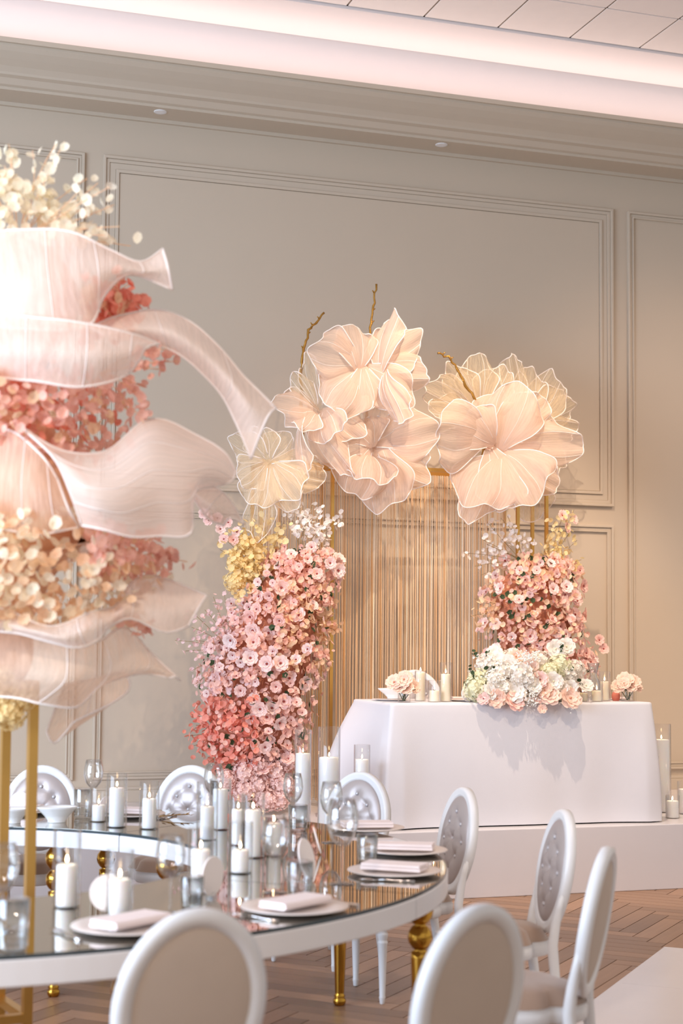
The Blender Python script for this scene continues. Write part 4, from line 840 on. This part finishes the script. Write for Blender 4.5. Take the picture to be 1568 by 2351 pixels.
# ================================================================== FLOWER TOWER INSIDE THE RING
DT = 5.55
def crv(pts, n):
    pts = [Vector(p) for p in pts]; m = len(pts)-1; out = []
    for i in range(n+1):
        t = i/n*m; k = min(int(t), m-1); f = t-k; p0, p1, p2, p3 = pts[max(k-1, 0)], pts[k], pts[k+1], pts[min(k+2, m)]
        out.append(.5*((2*p1)+(p2-p0)*f+(2*p0-5*p1+4*p2-p3)*f*f+(3*p1-p0-3*p2+p3)*f**3))
    return out
ax = dep(-30, 1400, DT); tw = empty('flower_tower', (ax.x, ax.y, 0)); tag(tw, 'giant tiered centrepiece of blush organza petals and pink flowers on a gold stand', 'centrepiece'); wo = Vector(tw.location)
def drape(rows, matn, seed, veins=4, n=30, m=16):
    """organza sheet through the given sections (px, py, metres behind the axis)"""
    R = [crv([dep(x, y, DT+d) for x, y, d in row], n) for row in rows]; cols = [crv([r[i] for r in R], m) for i in range(n+1)]
    P = [[cols[i][j] for i in range(n+1)] for j in range(m+1)]
    for j in range(m+1):
        for i in range(n+1):
            q = P[j][i]; P[j][i] = q+TOCAM*.018*noise.noise(q*5+Vector((seed, 0, 0)))+UP*.008*noise.noise(q*7+Vector((0, seed, 0)))-wo
    uv = [(i/n, j/m) for j in range(m+1) for i in range(n+1)]
    b = MB(); b.grid(P); o = b.build('organza_petal', M[matn], tw, True, uv=uv)
    wm = MB(); wm.tube(P[0], .0045, 5); wm.tube(P[m], .0045, 5); wm.tube([P[j][n] for j in range(m+1)], .0045, 5); wm.tube([P[j][0] for j in range(m+1)], .0045, 5)
    for k in range(veins): i = round(n*(k+.8)/(veins+.6)); wm.tube([P[j][i] for j in range(m+1)], .002, 4)
    wm.build('petal_wire', M['wire'], o, True)
drape([[(-220,600,.1),(-60,545,-.1),(60,527,-.18),(160,533,-.2),(250,572,-.2),(320,600,-.2),(374,570,-.12)],
       [(-220,670,-.05),(-50,640,-.24),(70,636,-.34),(170,640,-.34),(262,618,-.28),(330,624,-.24),(386,612,-.2)],
       [(-220,745,-.05),(-50,748,-.26),(70,752,-.36),(200,750,-.34),(238,682,-.24),(300,632,-.2),(396,666,-.16)]], 'fore', 1)
drape([[(-220,715,0),(-60,716,-.28),(60,724,-.38),(200,744,-.4),(290,766,-.36),(366,788,-.28)],
       [(-220,790,-.1),(-60,790,-.38),(60,800,-.48),(200,816,-.5),(288,812,-.44),(336,800,-.34)],
       [(-220,860,-.05),(-60,860,-.3),(60,872,-.4),(190,888,-.42),(285,864,-.38),(324,822,-.32)]], 'fore', 2)
drape([[(205,752,-.16),(285,722,-.06),(370,713,.0),(440,742,.02),(500,792,0),(562,866,-.04),(634,936,-.08)],
       [(240,770,-.2),(312,752,-.18),(385,756,-.16),(455,800,-.14),(522,862,-.14),(572,930,-.14),(612,962,-.12)],
       [(270,780,-.1),(340,782,-.1),(402,806,-.08),(460,854,-.06),(508,904,-.04),(545,980,-.04),(576,1052,-.06)]], 'fore', 3, 2)
drape([[(50,982,-.35),(122,1050,-.44),(162,1130,-.46),(188,1208,-.42)],[(140,1034,-.36),(182,1084,-.48),(212,1150,-.52),(238,1218,-.45)],[(240,1036,-.3),(262,1092,-.46),(282,1160,-.5),(302,1234,-.42)],
       [(342,960,-.12),(346,1040,-.36),(356,1130,-.44),(368,1230,-.38)],[(440,994,-.08),(430,1050,-.3),(430,1130,-.38),(438,1224,-.34)],[(512,1036,-.08),(500,1062,-.2),(476,1092,-.28),(444,1136,-.3)],[(541,1080,-.08),(538,1092,-.15),(528,1106,-.18),(490,1118,-.2)]], 'fore', 4, 3, 16, 30)
drape([[(432,1108,-.04),(490,1118,0),(526,1150,.02),(560,1204,.02)],[(436,1122,-.12),(470,1146,-.12),(500,1166,-.1),(528,1190,-.04)],[(440,1132,-.06),(460,1164,-.04),(480,1192,-.02),(513,1210,0)]], 'fore', 5, 1)
drape([[(-200,985,0),(-60,976,-.2),(30,992,-.34),(92,1040,-.4),(132,1100,-.42)],[(-200,1100,-.15),(-60,1096,-.36),(20,1108,-.44),(92,1136,-.48),(156,1164,-.45)],[(-200,1200,-.1),(-60,1206,-.28),(20,1216,-.36),(100,1226,-.38),(182,1212,-.37)]], 'forep', 6)
drape([[(-200,1385,0),(-80,1385,-.2),(0,1394,-.3),(84,1430,-.4),(143,1432,-.4),(210,1404,-.34),(262,1394,-.2),(307,1334,-.05),(370,1327,0),(475,1367,-.05)],
       [(-200,1420,-.1),(-80,1420,-.32),(0,1425,-.42),(84,1446,-.5),(150,1460,-.5),(215,1436,-.44),(262,1416,-.34),(312,1386,-.22),(378,1396,-.17),(456,1396,-.1)],
       [(-200,1445,-.05),(-80,1446,-.28),(0,1450,-.38),(63,1454,-.45),(168,1486,-.46),(219,1472,-.42),(253,1436,-.35),(305,1423,-.26),(378,1454,-.18),(432,1438,-.12)]], 'fore', 7, 3)
drape([[(-200,1440,.05),(-60,1446,-.1),(60,1452,-.25),(170,1480,-.32),(228,1468,-.25),(285,1440,-.08),(348,1502,-.02),(413,1562,-.06)],
       [(-200,1530,-.1),(-60,1534,-.26),(60,1542,-.38),(170,1562,-.4),(240,1545,-.3),(300,1532,-.2),(350,1532,-.14),(402,1553,-.1)],
       [(-200,1590,.05),(-60,1596,-.1),(40,1604,-.24),(100,1616,-.28),(176,1620,-.25),(232,1572,-.18),(315,1546,-.12),(388,1556,-.1)]], 'forep', 8)
drape([[(150,1575,.08),(215,1560,.1),(286,1540,.12)],[(126,1632,.04),(196,1648,.06),(290,1590,.1)],[(107,1680,.0),(126,1706,.0),(168,1662,.02)]], 'forep', 9, 1)
drape([[(-210,1215,.1),(-60,1225,-.06),(60,1240,-.1),(170,1250,-.08),(250,1235,0)],[(-210,1260,0),(-60,1270,-.16),(60,1286,-.2),(150,1280,-.16),(215,1262,-.06)],[(-210,1290,.05),(-60,1300,-.1),(50,1312,-.12),(130,1302,-.1),(190,1280,0)]], 'forep', 10, 2)
# body of the tower
def zof(py): return dep(-30, py, DT).z
b = MB(); rows = []
for j in range(40):
    py = 520+(1590-520)*j/39; f = j/39; r = (.27+.09*math.sin(f*12.5+.4))*math.sqrt(max(.04, 1-abs(2*f-1)**5)); c = Vector((0, 0, zof(py)))
    rows.append([c+Vector((math.cos(a)*r, math.sin(a)*r, 0))*(1+.15*noise.noise(Vector((a, j*.4, 3)))) for a in [2*PI*k/24 for k in range(25)]])
b.grid(rows); b.build('foliage_core', M['core_p'], tw, True)
def band(nm, m, y0, y1, rpx, cnt, r, ang=None, seed=1, zone=None):
    random.seed(seed); b = MB(); k = 0
    while k < cnt:
        a = random.gauss(-1.9, 1.1) if random.random() < .75 else random.uniform(0, 2*PI); py = random.uniform(y0, y1); rr = rpx/644*random.uniform(.62, 1.04)*(1-.25*abs(2*(py-y0)/(y1-y0)-1)**2)
        p = Vector((math.cos(a)*rr, math.sin(a)*rr, zof(py)))
        if zone and not zone(*pxof(p+wo)): continue
        disc(b, p, r*random.uniform(.7, 1.15), Vector((math.cos(a), math.sin(a), .3))+Vector((random.gauss(0, .6), random.gauss(0, .6), random.gauss(0, .6))), 7); k += 1
    o = b.build(nm, M[m], tw); o['kind'] = 'stuff'
band('cream_blossoms', 'creaml', 420, 580, 190, 260, .024, seed=2)
band('coral_blossoms', 'coral', 640, 760, 330, 170, .022, seed=3, zone=lambda x, y: x > 190)
band('peach_blossoms', 'peachl', 640, 760, 330, 150, .022, seed=13, zone=lambda x, y: x > 190)
band('pink_blossoms', 'pinkl', 850, 1050, 350, 900, .022, seed=4)
band('coral_blossoms', 'coral', 860, 1040, 290, 200, .022, seed=5)
band('peach_blossoms', 'peachl', 860, 1040, 330, 200, .022, seed=15)
band('peach_blossoms', 'peachl', 1190, 1440, 400, 800, .023, seed=6)
band('cream_blossoms', 'creaml', 1180, 1440, 400, 700, .024, seed=7)
band('pink_blossoms', 'pinkl', 1200, 1330, 420, 300, .022, seed=8, zone=lambda x, y: x > 200)
def tower_spray(nm, m, base, ends, r, per, spread=.022, start=.35):
    lv, stm = MB(), MB(); B0 = dep(base[0], base[1], DT-.05); E = [dep(x, y, DT+random.uniform(-.18, .1)) for x, y in ends]
    spray(lv, stm, B0, E, r, per, spread, start, wo); o = lv.build(nm, M[m], tw); o['kind'] = 'stuff'; stm.build('stems', M['peachl'], tw)
random.seed(33)
tower_spray('cream_spray', 'creaml', (40, 560), [(30, 345), (75, 345), (130, 328), (148, 325), (100, 400), (200, 410), (225, 420), (250, 430), (262, 470), (200, 480), (275, 520), (300, 565), (-20, 350), (10, 380), (55, 430), (-60, 370), (180, 440), (240, 540), (20, 330), (-30, 420)], .022, 9, .018, .4)
tower_spray('coral_spray', 'coral', (200, 720), [(330, 675), (345, 700), (300, 650), (285, 640), (320, 690)], .022, 10, .018, .4)
tower_spray('pink_spray', 'pinkl', (230, 860), [(400, 800), (410, 830), (380, 850), (370, 800), (330, 930), (335, 890), (330, 970)], .022, 8, .015, .5)
tower_spray('pink_spray', 'pinkl', (260, 1290), [(430, 1290), (400, 1270), (385, 1320), (370, 1230)], .022, 9, .015, .45)
tower_spray('pink_spray', 'pinkl', (250, 1400), [(335, 1440), (350, 1460), (320, 1450)], .022, 7, .012, .5)
for x, y, s in ((5, 1590, .075), (-30, 1610, .08), (20, 1630, .07), (-10, 1565, .07), (50, 1600, .055)): flower(tw, HYY, dep(x, y, DT-.12), TOCAM, s, 'hydrangea')
# gold stand
pR, pB = dep(76, 1640, DT-.05), dep(14, 1640, DT+.22); v = pB-pR; v.z = 0; pR.z = pB.z = 0; w = Vector((v.y, -v.x, 0)); w = -w if w.dot(RIGHT) > 0 else w
pr = [pR, pB, pB+w, pR+w]; ztw = zof(1560); Rz = Matrix.Rotation(math.atan2(v.y, v.x), 3, 'Z')
sd = empty('gold_stand', tuple((pr[0]+pr[2])/2)); tag(sd, 'square gold floor stand with slim poles carrying the flower tower', 'stand'); so = Vector(sd.location)
for q in pr: b = MB(); b.box((-.016, -.016, 0), (.016, .016, ztw), Rz, q-so); b.build('pole', M['satin'], sd)
def bar(a, c, z, nm):
    b = MB(); d = (c-a); L = d.length; Rr = Matrix.Rotation(math.atan2(d.y, d.x), 3, 'Z'); b.box((.016, -.015, -.015), (L-.016, .015, .015), Rr, a-so+Vector((0, 0, z))); b.build(nm, M['satin'], sd)
for i in range(4): bar(pr[i], pr[(i+1) % 4], .30, 'brace'); bar(pr[i], pr[(i+1) % 4], .016, 'base_bar'); bar(pr[i], pr[(i+1) % 4], ztw-.015, 'top_bar')
